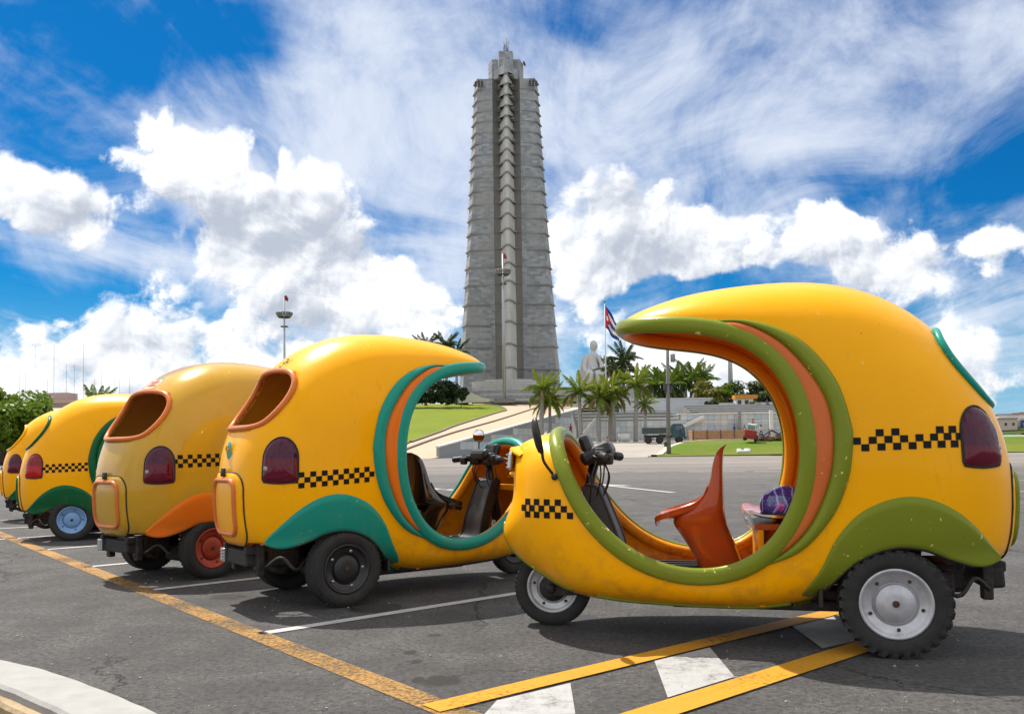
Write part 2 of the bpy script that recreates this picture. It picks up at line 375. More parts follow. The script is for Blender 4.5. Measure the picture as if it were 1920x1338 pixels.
def idw(kd, vals, a, b):
    r = kd.find_n((a, b, 0), 5); w = [1/(d*d+1e-7) for _, _, d in r]; s = sum(w)
    return sum(vals[i]*x for (_, i, _), x in zip(r, w))/s
_side = GRID[:, MJ+6:, :].reshape(-1, 3); KS = kd_of(_side[:, [0, 2]]); SY = _side[:, 1]
def ysurf(x, z):
    x = max(x, -.47); z = max(z, .50 if x < -.05 else .34) if x < .3 else z
    return idw(KS, SY, x, z)
_hi = int(NS*.30)
_r = GRID.reshape(-1, 3); _r = _r[(_r[:, 0] < .0) & (_r[:, 2] > .36)]
_rr = _r[(_r[:, 2] < 1.80)]; KR = kd_of(_rr[:, [1, 2]]); RX = _rr[:, 0]
def xrear(y, z): return idw(KR, RX, y, z)
AX0 = .05
def rad_tab():
    p = _r[(_r[:, 1] > 0)]; psi = np.arctan2(p[:, 1], -(p[:, 0]-AX0)); return kd_of(np.stack([psi*.68, p[:, 2]], 1)), np.hypot(p[:, 1], p[:, 0]-AX0)
KP, RP = rad_tab()
def radial(psi, z, off=0):
    r = idw(KP, RP, psi*.68, z)+off; return (AX0-r*math.cos(psi), r*math.sin(psi), z)
FEN_LO = catmull([(.372,.165),(.351,.245),(.253,.373),(.144,.470),(.003,.522),(-.134,.512),(-.246,.467),(-.356,.432),(-.43,.430),(-.490,.452)], 90)
FEN_UP = catmull([(.452,.178),(.436,.255),(.335,.409),(.26,.561),(.162,.675),(.044,.738),(-.072,.76),(-.186,.738),(-.297,.677),(-.383,.60),(-.45,.525),(-.495,.472)], 90)
def zcut(x):
    if x > .372: return -1
    q = FEN_LO[::-1]
    return float(np.interp(x, q[:, 0], q[:, 1])) if x > -.53 else .455
WIN = [(0,1.195),(.2,1.197),(.30,1.225),(.350,1.30),(.362,1.40),(.330,1.50),(.23,1.565),(0,1.585)]
_w = WIN + [(-y, z) for y, z in WIN[-2:0:-1]]
_w = catmull(_w[-3:]+_w+_w[:4], 400); 
def closed_smooth(pts, n):
    m = len(pts); Q = catmull(pts[-3:]+pts+pts[:4], (m+6)*40)[3*40:(m+3)*40+1]; return resample(Q, n+1)[:-1]
WINP = closed_smooth(WIN + [(-y, z) for y, z in WIN[-2:0:-1]], 90)
def inpoly(y, z, P):
    c = False; n = len(P); j = n-1
    for i in range(n):
        if (P[i][1] > z) != (P[j][1] > z) and y < (P[j][0]-P[i][0])*(z-P[i][1])/(P[j][1]-P[i][1])+P[i][0]: c = not c
        j = i
    return c
MESH = {}
def shell_mesh():
    G = GRID; nJ = 2*MJ+1; vs = G.reshape(-1, 3).copy(); fs = []
    for i in range(NS-1):
        for j in range(nJ-1):
            q = (i*nJ+j, i*nJ+j+1, (i+1)*nJ+j+1, (i+1)*nJ+j); c = vs[list(q)].mean(0)
            if c[0] < -.1 and 1.1 < c[2] < 1.7 and inpoly(c[1], c[2], WINP): continue
            if c[0] < .40 and all(vs[k][2] < zcut(vs[k][0]) for k in q): continue
            if abs(c[1]) < .10 and 1.46 < c[0] < 2.0 and c[2] < .50: continue
            fs.append(q)
    for v in vs:
        if v[0] < .38:
            zc = zcut(v[0])
            if zc-.06 < v[2] < zc and abs(v[1]) > .1: v[2] = zc
    me = mk_mesh('body', vs, fs, True)
    bm = bmesh.new(); bm.from_mesh(me); bmesh.ops.remove_doubles(bm, verts=bm.verts, dist=.0006)
    bmesh.ops.recalc_face_normals(bm, faces=bm.faces)
    top = max(bm.faces, key=lambda f: f.calc_center_median().z)
    if top.normal.z < 0: bmesh.ops.reverse_faces(bm, faces=bm.faces)
    loose = [v for v in bm.verts if not v.link_faces]; bmesh.ops.delete(bm, geom=loose, context='VERTS')
    bm.to_mesh(me); bm.free(); return me
def lip_path(dy, dn):
    I = np.stack([STS[:, 2], STS[:, 4], STS[:, 3]], 1); O = STS[:, :2]
    w = np.clip(STS[:, 4]/.30, 0, 1); tn = np.gradient(O, axis=0); tn /= np.linalg.norm(tn, axis=1)[:, None]+1e-9
    nx, nz = -tn[:, 1], tn[:, 0]                 # normal of the centre outline
    sg = np.sign(nx*(O[:, 0]-.7)+nz*(O[:, 1]-.95)); nx, nz = nx*sg, nz*sg
    I = I + np.stack([nx*(1-w)*dn, w*dy, nz*(1-w)*dn], 1)
    a = I[2:-2]; b = a[::-1]*np.array([1, -1, 1]); P = resample(np.vstack([a, b, a[:1]]), 301)[:-1]
    return np.stack([np.convolve(np.r_[P[-5:, k], P[:, k], P[:5, k]], np.ones(11)/11, 'valid') for k in range(3)], 1)
def lip_mesh():
    P = lip_path(.010, .004); m = MB().tube(P, .043, 16, closed=True); n = 16
    for i, p in enumerate(P):      # flattened moulding on the sides, rounder where it crosses the car
        k = 1-.42*min(1, abs(p[1])/.35)
        for q in range(n): v = m.v[i*n+q]; m.v[i*n+q] = (v[0], p[1]+(v[1]-p[1])*k, v[2])
    return m.mesh('opening_lip')
def flange_mesh(): return MB().tube(lip_path(-.026, -.026), .033, 14, closed=True).mesh('opening_flange')
def rows(A, B, nu, hgt, side, base=.004, sharp=.5):
    """raised crescent between two side-view curves, on the shell"""
    P = []
    for (a, b) in zip(A, B):
        r = []
        for k in range(nu+1):
            u = k/nu; x, z = a[0]+(b[0]-a[0])*u, a[1]+(b[1]-a[1])*u; wd = min(1, math.hypot(b[0]-a[0], b[1]-a[1])/.05)
            r.append([x, ysurf(x, z)+base+hgt*wd*(1-(2*u-1)**2)**sharp, z])
        P.append(r)
    P = np.array(P)
    for k in range(nu+1): P[:, k, 1] = smooth1(P[:, k, 1], 1.5)
    if side < 0: P[:, :, 1] *= -1
    return P
LIPB = [(.86,1.612),(.68,1.560),(.55,1.470),(.48,1.38),(.43,1.292),(.405,1.21),(.384,1.121),(.376,1.0),(.380,.90),(.405,.759),(.471,.603),(.573,.473),(.68,.402)]
CA = resample(catmull(LIPB, 200), 80)
CM = resample(catmull([(.86,1.628),(.689,1.619),(.527,1.538),(.406,1.417),(.301,1.246),(.266,1.092),(.273,.914),(.313,.762),(.389,.609),(.502,.493),(.64,.412)], 200), 80)
CO = resample(catmull([(.88,1.640),(.775,1.640),(.651,1.632),(.501,1.584),(.356,1.479),(.239,1.308),(.184,1.116),(.177,1.014),(.203,.837),(.279,.66),(.428,.494),(.65,.400)], 200), 80)
def band_mesh(A, B, side, hgt, nm):
    return MB().grid(rows(A, B, 8, hgt, side), flip=(side > 0)).mesh(nm)
def fender_mesh(side):
    A = resample(FEN_UP, 90); B = resample(FEN_LO, 90); P = []
    for (a, b) in zip(A, B):
        r = []
        for k in range(13):
            u = k/12; x, z = a[0]+(b[0]-a[0])*u, a[1]+(b[1]-a[1])*u
            off = .003 + .012*min(1, u/.12)**.6
            r.append([x, ysurf(max(x, -.52), max(z, .2))+off, z])
        x, y, z = r[-1]; r.append([x, y-.012, z-.006]); r.append([x, y-.05, z-.004]); P.append(r)
    P = np.array(P)
    for k in range(P.shape[1]): P[:, k, 1] = smooth1(P[:, k, 1], 2.5)
    P[:, :, 1] *= side
    return MB().grid(P, flip=(side > 0)).mesh('fender')
def fender_trim(side):
    B = resample(FEN_LO, 70); return MB().tube([(x, side*(ysurf(max(x, -.52), max(z, .2))+.004), z-.004) for x, z in B[2:-9]], .009, 6).mesh('fender_trim')
def disc_patch(fn, outline, rings=7, dome=.02, centre=None):
    """patch fn(a,b,off) inside a closed outline, domed"""
    c = np.array(centre if centre is not None else np.mean(outline, 0)); n = len(outline); vs = [fn(c[0], c[1], dome)]; fs = []
    for k in range(1, rings+1):
        q = k/rings
        for p in outline:
            a = c+(np.array(p)-c)*min(1, q); off = dome*(1-q**3)**.5 if k < rings else 0
            vs.append(fn(a[0], a[1], off))
    o = lambda k, i: 1+(k-1)*n+(i % n)
    for i in range(n): fs.append((0, o(1, i), o(1, i+1)))
    for k in range(1, rings):
        for i in range(n): fs.append((o(k, i), o(k+1, i), o(k+1, i+1), o(k, i+1)))
    return vs, fs
def light_outline(dz=0, n=48):
    P = []
    zb, zt, zm = .892+dz, 1.182+dz, 1.05+dz; c, w = R(43.5), R(9.6)
    for k in range(n//2+1):
        a = math.pi*k/(n//2); P.append((c+w*math.cos(a), zm+(zt-zm)*math.sin(a)))
    for k in range(1, n//4): P.append((c-w, zm+(zb+.015-zm)*k/(n//4)))
    for k in range(n//4): P.append((c-w+2*w*(k+.5)/(n//4), zb+.010*(1-math.sin(math.pi*(k+.5)/(n//4)))))
    for k in range(1, n//4): P.append((c+w, zb+.015+(zm-zb-.015)*k/(n//4)))
    return P
def tail_mesh(side, dz):
    fn = lambda psi, z, off: (lambda p: (p[0], side*p[1], p[2]))(radial(psi, z, .003+off))
    vs, fs = disc_patch(fn, light_outline(dz), 7, .030); 
    if side > 0: fs = [f[::-1] for f in fs]
    return MB().add(vs, fs, 0, True).mesh('tail_light')
def tail_gasket(side, dz):
    return MB().tube([(lambda p: (p[0], side*p[1], p[2]))(radial(a, z, .003)) for a, z in light_outline(dz)], .0065, 6, closed=True).mesh('gasket')
def rrect(hw, z0, z1, r, n=8):
    P = []
    for cx, cz, a0 in ((hw-r, z1-r, 0), (-hw+r, z1-r, 90), (-hw+r, z0+r, 180), (hw-r, z0+r, 270)):
        for k in range(n+1): a = R(a0+90*k/n); P.append((cx+r*math.cos(a), cz+r*math.sin(a)))
    return P
def dense(P, n): P = list(P); return resample(np.array(P+[P[0]]), n+1)[:-1]
HATCH = dense(rrect(.255, .43, .905, .11), 72)
RING = dense(rrect(.185, .505, .855, .075), 60)
def hatch_mesh():
    fn = lambda y, z, off: (xrear(y, z)-.008-off, y, z)
    vs, fs = disc_patch(fn, HATCH, 8, .012); n = len(HATCH); k = len(vs); last = len(vs)-n
    vs += [(xrear(y, z)+.006, y, z) for y, z in HATCH]; fs += [(last+i, k+i, k+(i+1) % n, last+(i+1) % n) for i in range(n)]
    m = MB().add(vs, [f[::-1] for f in fs], 0, True); return m.mesh('rear_hatch')
def ring_mesh(P, r, off, nm, n=8): return MB().tube([(xrear(y, z)-off, y, z) for y, z in P], r, n, closed=True).mesh(nm)
def win_mesh():
    P = np.array([(xrear(y, z), y, z) for y, z in WINP]); n = len(P)
    P[:, 0] = np.convolve(np.r_[P[-4:, 0], P[:, 0], P[:4, 0]], np.ones(9)/9, 'valid')
    return MB().tube(P-np.array([.006, 0, 0]), .0195, 10, closed=True).mesh('window_lip')
def squares_mesh(cells, side, w, h):
    m = MB()
    for (x, z, tilt) in cells:
        P = []
        for i in range(4):
            r = []
            for k in range(3):
                xx = x+(i/3-.5)*w; zz = z+(k/2-.5)*h+tilt*(xx-x); r.append((xx, side*(ysurf(xx, zz)+.0025), zz))
            P.append(r)
        m.grid(P, flip=(side < 0))
    return m.mesh('checker_strip')
CHK_A = [(.16,1.023),(.123,.991),(.089,1.026),(.057,1.061),(.051,.994),(.019,1.029),(-.013,1.064),(-.019,.996),(-.051,1.031),(-.088,.998),(-.12,1.035),(-.154,1.002),(-.186,1.037),(-.214,1.071),(-.219,1.003),(-.248,1.039),(-.272,1.072),(-.279,1.004),(-.304,1.039)]
CHK_A = [(x, z, .0) for x, z in CHK_A]
def chk_rows(x0, x1, z0, z1, n):
    out = []
    for i in range(n):
        t = i/(n-1); x = x0+(x1-x0)*t; z = z0+(z1-z0)*t; sl = (z1-z0)/(x1-x0)
        if i % 2: out += [(x, z+.034, sl), (x, z-.034, sl)]
        else: out += [(x, z, sl)]
    return out
def front_cells():
    # march along the nose so that the squares keep their width round the bend
    out = []; z0 = .688; x = 1.46; i = 0
    while x < 1.84 and i < 22:
        zz = z0; lim = np.interp(x, [1.44, 1.50, 1.56, 1.62], [.60, .665, .73, .80])
        for k in ((-1, 1) if i % 2 else (0,)):
            z = zz+k*.034
            if x > 1.50-.0+(z-.65)*.75+.02: out.append((x, z, 0))
        y0 = ysurf(x, zz); step = .034
        for _ in range(40):
            if math.hypot(step, ysurf(x+step, zz)-y0) <= .0355: break
            step *= .93
        x += step; i += 1
    return out
YAX = Matrix.Rotation(-math.pi/2, 4, 'X')     # lathe axis -> +y
def tyre_mesh(Rr, w, rim, lugs):
    m = MB(); h = w/2
    pr = [(rim-.004, .52*h), (rim+.006, .80*h), (rim+.022, .94*h), (Rr*.83, h), (Rr*.92, .97*h), (Rr*.965, .86*h)]
    if lugs: tread = [(Rr-.011, .74*h), (Rr-.010, .3*h), (Rr-.008, 0), (Rr-.010, -.3*h), (Rr-.011, -.74*h)]
    else:
        tread = [(Rr, .70*h), (Rr, .46*h), (Rr-.007, .43*h), (Rr-.007, .35*h), (Rr, .32*h), (Rr, .06*h), (Rr-.007, .04*h), (Rr-.007, -.04*h), (Rr, -.06*h), (Rr, -.32*h), (Rr-.007, -.35*h), (Rr-.007, -.43*h), (Rr, -.46*h), (Rr, -.70*h)]
    prof = pr + tread + [(r, -z) for r, z in pr[::-1]]
    m.lathe(prof, 64, YAX)
    if lugs:
        N = 30
        for s in (-1, 1):
            for k in range(N):
                a = 2*math.pi*(k+(.5 if s > 0 else 0))/N; rot = Matrix.Rotation(a, 3, 'Y')
                m.box(rot @ Vector((0, s*h*.60, Rr-.009)), (.034, h*.78, .016), rot @ Matrix.Rotation(s*.45, 3, 'Z'))
                m.box(rot @ Vector((0, s*h*.965, Rr-.024)), (.026, .007, .026), rot)
    else:
        for s in (-1, 1):
            for k in range(52):
                a = 2*math.pi*k/52; rot = Matrix.Rotation(a, 3, 'Y'); m.box(rot @ Vector((0, s*h*.84, Rr*.975)), (.016, h*.14, .010), rot @ Matrix.Rotation(s*.3, 3, 'X'))
    return m.mesh('wheel')
def rim_mesh(rim, w):
    h = w/2; k = rim/.16
    prof = [(rim+.004, .55*h), (rim+.006, .86*h), (rim-.002, .90*h), (rim-.008, .84*h), (rim-.018*k, .62*h), (rim-.022*k, .56*h), (.108*k, .56*h), (.104*k, .50*h), (.100*k, .30*h), (.094*k, .28*h), (.091*k, .34*h), (.0895*k, .58*h), (.086*k, .64*h), (.04*k, .70*h), (.0, .70*h)]
    m = MB().lathe(prof, 56, YAX); m.lathe([(rim-.01, -.6*h), (rim*.5, -.3*h), (0, -.3*h)], 32, YAX)
    return m.mesh('rim')
def bolt_mesh(r, l): return MB().lathe([(0, l), (r*.7, l), (r*.72, l*.6), (r*1.35, l*.5), (r*1.35, 0), (0, -.001)], 8, YAX, sm=False).mesh('bolt')
def seat_mesh():
    m = MB(); secs = [(.30,.905,.670,.125),(.40,.940,.695,.13),(.483,.985,.722,.14),(.54,1.022,.745,.152),(.59,1.052,.762,.168),(.635,1.035,.770,.182),(.665,.985,.773,.186),(.70,.940,.775,.185),(.76,.888,.776,.176),(.83,.856,.777,.160),(.90,.842,.777,.142),(.96,.824,.773,.118),(.995,.800,.768,.090),(1.018,.765,.755,.045)]
    secs = catmull(secs, 44); P = []
    for (z, xf, xb, hw) in secs:
        r = []
        for k in range(33):
            a = 2*math.pi*k/32; c, s = math.cos(a), math.sin(a); cx, hx = (xf+xb)/2, abs(xf-xb)/2
            sx = math.copysign(abs(c)**.42, c); sy = math.copysign(abs(s)**.6, s)
            dent = 1.0*hx*max(0, c)**.5*math.exp(-(s/.62)**4) if z > .67 else 0
            r.append((cx+hx*sx-dent, hw*sy, z))
        P.append(r)
    m.grid(P); m.poly([p for p in P[-1][:-1]])
    st = catmull([(.86,.80,.166),(.885,.745,.178),(.92,.712,.186),(.97,.690,.192),(1.04,.668,.192),(1.10,.648,.182),(1.135,.634,.165),(1.146,.618,.150),(1.138,.604,.145)], 34); Q = []; Q2 = []
    for (x, z, hw) in st:
        us = np.linspace(-1, 1, 21); dip = .040*min(1, max(0, (1.15-x)/.12))
        Q.append([(x, hw*math.sin(u*math.pi/2), z-dip*(1-u*u)) for u in us])
        Q2.append([(x-.004, hw*.97*math.sin(u*math.pi/2), min(z-.030, z-dip*(1-u*u)-.020)) for u in us])
    m.grid(Q); m.grid(Q2, flip=True)
    for e in (0, -1): m.grid([[r[e], q[e]] for r, q in zip(Q, Q2)])
    m.grid([Q[-1], Q2[-1]])
    return m.mesh('driver_seat')
def bench_mesh():
    m = MB(); st = catmull([(.645,.575,.41),(.672,.605,.43),(.672,.640,.43),(.640,.648,.43),(.58,.632,.42),(.45,.622,.42),(.28,.625,.42),(.16,.66,.42),(.10,.76,.42),(.05,.90,.41),(.01,1.02,.38),(-.03,1.04,.36)], 50)
    Q = [[(x, hw*u, z+.02*abs(u)**4) for u in np.linspace(-1, 1, 15)] for x, z, hw in st]; m.grid(Q)
    m.box((.42, 0, .60), (.42, .80, .03)); return m.mesh('passenger_bench')
def panel_box():
    m = MB(); m.bbox((.60, 0, .40), (.03, .80, .40), .006); m.bbox((.585, .20, .43), (.05, .03, .34), .004); return m.mesh('bench_box')
def floor_mesh():
    m = MB(); m.bbox((1.0, 0, .318), (.80, .66, .03), .008)
    for k in range(7): m.box((1.0, -.27+.09*k, .337), (.76, .02, .008))
    return m.mesh('floor_mat')
def column_mesh():
    m = MB(); m.tube([(1.60,0,.36),(1.575,0,.52),(1.535,0,.74),(1.49,0,.93)], [.030,.027,.025,.028], 10)
    for s in (-1, 1): m.tube([(1.585,.035*s,.38),(1.545,.04*s,.62),(1.515,.04*s,.80)], .012, 8)
    return m.mesh('steering_column')
def shield_mesh():
    m = MB(); prof = catmull([(1.535,.80),(1.50,.80),(1.455,.775),(1.395,.635),(1.345,.50),(1.305,.36),(1.20,.345)], 26); back = catmull([(1.56,.79),(1.55,.76),(1.53,.72),(1.47,.60),(1.42,.48),(1.37,.335),(1.22,.325)], 26)
    W_ = np.interp(np.linspace(0, 1, 26), [0,.25,.7,1], [.07,.095,.12,.13])
    for Q in (prof, back): m.grid([[(x+.012*(1-abs(u)), w*u, z) for u in np.linspace(-1, 1, 7)] for (x, z), w in zip(Q, W_)])
    for s in (-1, 1): m.grid([[(p[0], s*w, p[1]), (q[0], s*w, q[1])] for p, q, w in zip(prof, back, W_)], sm=False); m.tube([(p[0], s*w, p[1]) for p, w in zip(prof, W_)], .008, 6)
    return m.mesh('leg_shield')
def bars_mesh():
    m = MB(); m.tube([(1.385,-.31,.955),(1.43,-.22,.965),(1.48,-.08,.96),(1.49,0,.955),(1.48,.08,.96),(1.43,.22,.965),(1.385,.31,.955)], .013, 10)
    m.bbox((1.47,0,.975), (.19,.22,.085), .03, Matrix.Rotation(.42, 3, 'Y')); m.bbox((1.53,0,1.02), (.06,.17,.13), .026, Matrix.Rotation(.35, 3, 'Y')); m.bbox((1.385,.19,.945), (.05,.05,.06), .012); m.bbox((1.44,.10,.96), (.07,.10,.10), .02); m.bbox((1.44,-.10,.96), (.07,.10,.10), .02)
    for s in (-1, 1):
        m.bbox((1.435,.17*s,.965), (.06,.07,.055), .015); m.tube([(1.45,.20*s,.972),(1.46,.27*s,.965),(1.43,.335*s,.955)], .006, 6)
    return m.mesh('handlebar')
def grip_mesh(s):
    a, b = Vector((1.415,.245*s,.962)), Vector((1.378,.335*s,.953)); n = 13
    return MB().tube([a.lerp(b, k/(n-1)) for k in range(n)], [.026 if k % 2 else .0225 for k in range(n)], 12).mesh('grip')
def cable_mesh():
    m = MB()
    for k in range(5):
        s = (-1)**k; y = .03+.03*k; m.tube(catmull([(1.45,y*s,.95),(1.40+.02*k,y*s*1.3,.84),(1.46+.01*k,y*s,.70),(1.56,y*.6*s,.58-.03*k)], 16), .0045, 5)
    return m.mesh('cable_loom')
def underbody_mesh():
    m = MB(); m.bbox((-.27,.02,.335), (.24,.34,.15), .03); m.bbox((-.25,.26,.32), (.12,.10,.12), .02); m.lathe([(0,.10),(.07,.10),(.085,.06),(.085,-.06),(.07,-.10),(0,-.10)], 18, Matrix.Translation((-.12,.16,.34)) @ YAX); m.tube(catmull([(-.2,-.1,.28),(-.32,-.2,.25),(-.42,-.22,.29),(-.50,-.2,.28)], 14), .022, 8); m.bbox((-.47,.22,.34), (.05,.06,.20), .008); m.bbox((-.47,-.22,.34), (.05,.06,.20), .008)
    m.tube([(0,-.44,.25),(0,.44,.25)], .032, 10); m.bbox((.05,0,.26), (.24,.22,.16), .03)
    for s in (-1, 1):
        m.bbox((.16,.33*s,.25), (.40,.05,.05), .01, Matrix.Rotation(-.12, 3, 'Y')); m.tube([(-.08,.36*s,.27),(-.12,.35*s,.50)], .035, 10)
        m.tube(catmull([(-.2,.34*s,.33),(-.3,.40*s,.28),(-.38,.36*s,.36),(-.46,.30*s,.30)], 14), .011, 6)
    m.bbox((-.06,0,.50), (.50,.80,.02), .005); m.bbox((.55,0,.195), (1.0,.60,.05), .01); m.bbox((.33,0,.36), (.02,.96,.28), .004)
    return m.mesh('engine')
def bumper_mesh():
    m = MB(); m.bbox((-.50,.02,.345), (.10,.44,.10), .014, Matrix.Rotation(.08, 3, 'Y')); m.bbox((-.50,.2,.40), (.12,.05,.05), .008); m.bbox((-.50,-.2,.40), (.12,.05,.05), .008); return m.mesh('rear_bumper')
def bumper_end():
    m = MB(); m.bbox((-.560,.205,.346), (.026,.07,.095), .006)
    for k in range(4): m.box((-.575,.205,.315+.021*k), (.006,.05,.010))
    return m.mesh('bumper_plate')
def fork_mesh():
    m = MB()
    for s in (-1, 1): m.bbox((1.64,.075*s,.205), (.24,.016,.052), .007, Matrix.Rotation(.06, 3, 'Y')); m.lathe([(0,.012),(.028,.012),(.03,.0),(0,0)], 16, Matrix.Translation((WB,.08*s,.215)) @ (YAX if s > 0 else Matrix.Rotation(math.pi/2, 4, 'X')))
    m.tube([(1.52,0,.22),(1.56,0,.44)], .03, 8); m.lathe([(0,.040),(.075,.036),(.082,.02),(.082,-.02),(.075,-.036),(0,-.04)], 24, Matrix.Translation((WB, 0, .215)) @ YAX)
    return m.mesh('front_fork')
def headlight_mesh():
    m = MB(); m.bbox((1.955,0,.94), (.03,.30,.115), .02, Matrix.Rotation(-.10, 3, 'Y'))
    for k in range(4): m.box((1.972,0,.905+.024*k), (.008,.28,.008))
    return m.mesh('headlight')
def brow_mesh():
    P = []
    for k in range(17):
        a = -1+2*k/16; y = .21*a; xo = 1.985-.10*a*a
        P.append([(1.86-.05*a*a, y, 1.035-.03*a*a), (xo-.01, y, 1.02-.045*a*a), (xo, y, 1.005-.045*a*a), (xo-.03, y, .995-.04*a*a), (1.88-.06*a*a, y, .985-.03*a*a)])
    m = MB().grid(P, flip=True); P = []
    for k in range(17):
        a = -1+2*k/16; y = .20*a; xo = 1.985-.10*a*a
        P.append([(1.87-.05*a*a, y, .885), (xo, y, .873), (xo+.002, y, .862), (xo-.03, y, .835), (1.88-.06*a*a, y, .80)])
    m.grid(P, flip=True); return m.mesh('headlight_brow')
def beak_trim():
    m = MB(); ib = int(np.argmax(STS[:, 0])); ie = ib
    while STS[ie, 0] > 1.60: ie += 1
    for s in (-1, 1):
        P = [GRID[i, MJ+s*(3+int(9*min(1, (i-ib)/12.)))] for i in range(ib-2, ie)]
        m.tube(smooth_path(P), .011, 6)
    return m.mesh('mudguard_trim')
def sill_trim():
    m = MB(); i0 = int(np.argmax(STS[:, 0]))
    while STS[i0, 0] > 1.52: i0 += 1
    i1 = i0
    while STS[i1, 0] > .42: i1 += 1
    for s in (-1, 1): m.tube(smooth_path([GRID[i, MJ+s*15]-np.array([0, 0, .004]) for i in range(i0, i1)]), .011, 6)
    return m.mesh('sill_trim')
def smooth_path(P):
    P = np.array(P); return np.stack([smooth1(P[:, k], 1.5) for k in range(3)], 1)
def cheek_mirror(s):
    m = MB(); m.tube(catmull([(1.650,s*(ysurf(1.65,.857)-.005),.857),(1.668,s*.40,.885),(1.70,s*.425,.94),(1.708,s*.43,.99)], 14), .008, 8); m.lathe([(0,.02),(.016,.02),(.02,0)], 10, Matrix.Translation((1.650,s*(ysurf(1.65,.857)+.0),.857)) @ (YAX if s > 0 else Matrix.Rotation(math.pi/2, 4, 'X'))); return m.mesh('mirror')
def mirror_head(s):
    M = Matrix.Translation((1.722,s*.44,1.075)) @ Matrix.Rotation(s*.30, 4, 'Z') @ Matrix.Rotation(.20, 4, 'Y') @ Matrix.Rotation(math.pi/2, 4, 'Y')
    prof = [(0,.030),(.03,.029),(.048,.022),(.056,.010),(.057,.0),(.055,-.006),(.052,-.004),(0,-.004)]
    m = MB().lathe(prof, 32, M @ Matrix.Diagonal((1.75,1.0,1,1))); return m.mesh('mirror_shell')
def mirror_glass(s):
    M = Matrix.Translation((1.722,s*.44,1.075)) @ Matrix.Rotation(s*.30, 4, 'Z') @ Matrix.Rotation(.20, 4, 'Y') @ Matrix.Rotation(math.pi/2, 4, 'Y')
    return MB().lathe([(.053,-.0055),(.03,-.0065),(0,-.0068)], 32, M @ Matrix.Diagonal((1.75,1.0,1,1))).mesh('mirror_glass')
def bar_mirror(s):
    m = MB(); m.tube([(1.46,s*.13,.975),(1.485,s*.12,1.04),(1.49,s*.12,1.10)], .006, 8); return m.mesh('mirror')
def bar_mirror_head(s):
    M = Matrix.Translation((1.485,s*.12,1.148)) @ Matrix.Rotation(.50, 4, 'Z') @ Matrix.Rotation(math.pi/2, 4, 'Y')
    return MB().lathe([(0,.02),(.03,.018),(.05,.008),(.053,0),(.05,-.005),(.047,-.003)], 28, M).mesh('mirror_shell')
def bar_mirror_glass(s):
    M = Matrix.Translation((1.485,s*.12,1.148)) @ Matrix.Rotation(.50, 4, 'Z') @ Matrix.Rotation(math.pi/2, 4, 'Y')
    return MB().lathe([(.049,-.004),(.02,-.005),(0,-.005)], 28, M).mesh('mirror_glass')
def shelf_mesh():
    m = MB(); m.bbox((1.70,0,.72), (.24,.60,.022), .006); m.bbox((1.585,0,.735), (.018,.60,.045), .006); return m.mesh('front_shelf')
def lamp_mesh(): return MB().bbox((.665,.20,1.60), (.15,.07,.035), .008, Matrix.Rotation(-.42, 3, 'Y')).mesh('cabin_lamp')
def cached(key, fn, *a):
    if key not in MESH: MESH[key] = fn(*a)
    return MESH[key]

black = simple('black_plastic', (.012,.012,.013), .38, var=.3, scale=20)
dull_black = simple('dull_black', (.018,.017,.016), .75, var=.5, scale=14, bmp=.3)
grime = simple('greasy_metal', (.030,.026,.023), .6, .3, var=.8, scale=22, bmp=.5)
rubber = simple('tyre_rubber', (.020,.019,.018), .78, var=.55, scale=16, bmp=.25)
chrome = simple('dull_chrome', (.62,.62,.62), .22, 1, var=.1)
mirrorm = simple('mirror_silver', (.85,.87,.88), .03, 1, var=.02)
rust = simple('rusty_bolt', (.085,.040,.022), .8, .2, var=.6, scale=90, bmp=.4)
def tail_mat(name, col, em=None):
    if name in MATS: return MATS[name]
    m, t, b = newmat(name); co = objco(t); sp = nd(t, 'ShaderNodeSeparateXYZ'); lk(t, co, sp.inputs[0])
    low = sstep(t, sp.outputs[2], 1.0, .985)
    c = mixc(t, low, col, tuple(x*1.9 for x in (col[0], col[1]*.5, col[2]*.4)))
    lk(t, c, b.inputs['Base Color'])
    pset(b, rough=.12, coat=.12, coatr=.03, spec=.28); MATS[name] = m; return m
yel_in = paint('yellow_inner', (.84,.29,.003), 0, rough=.42, dirt=.9, coat=.15)

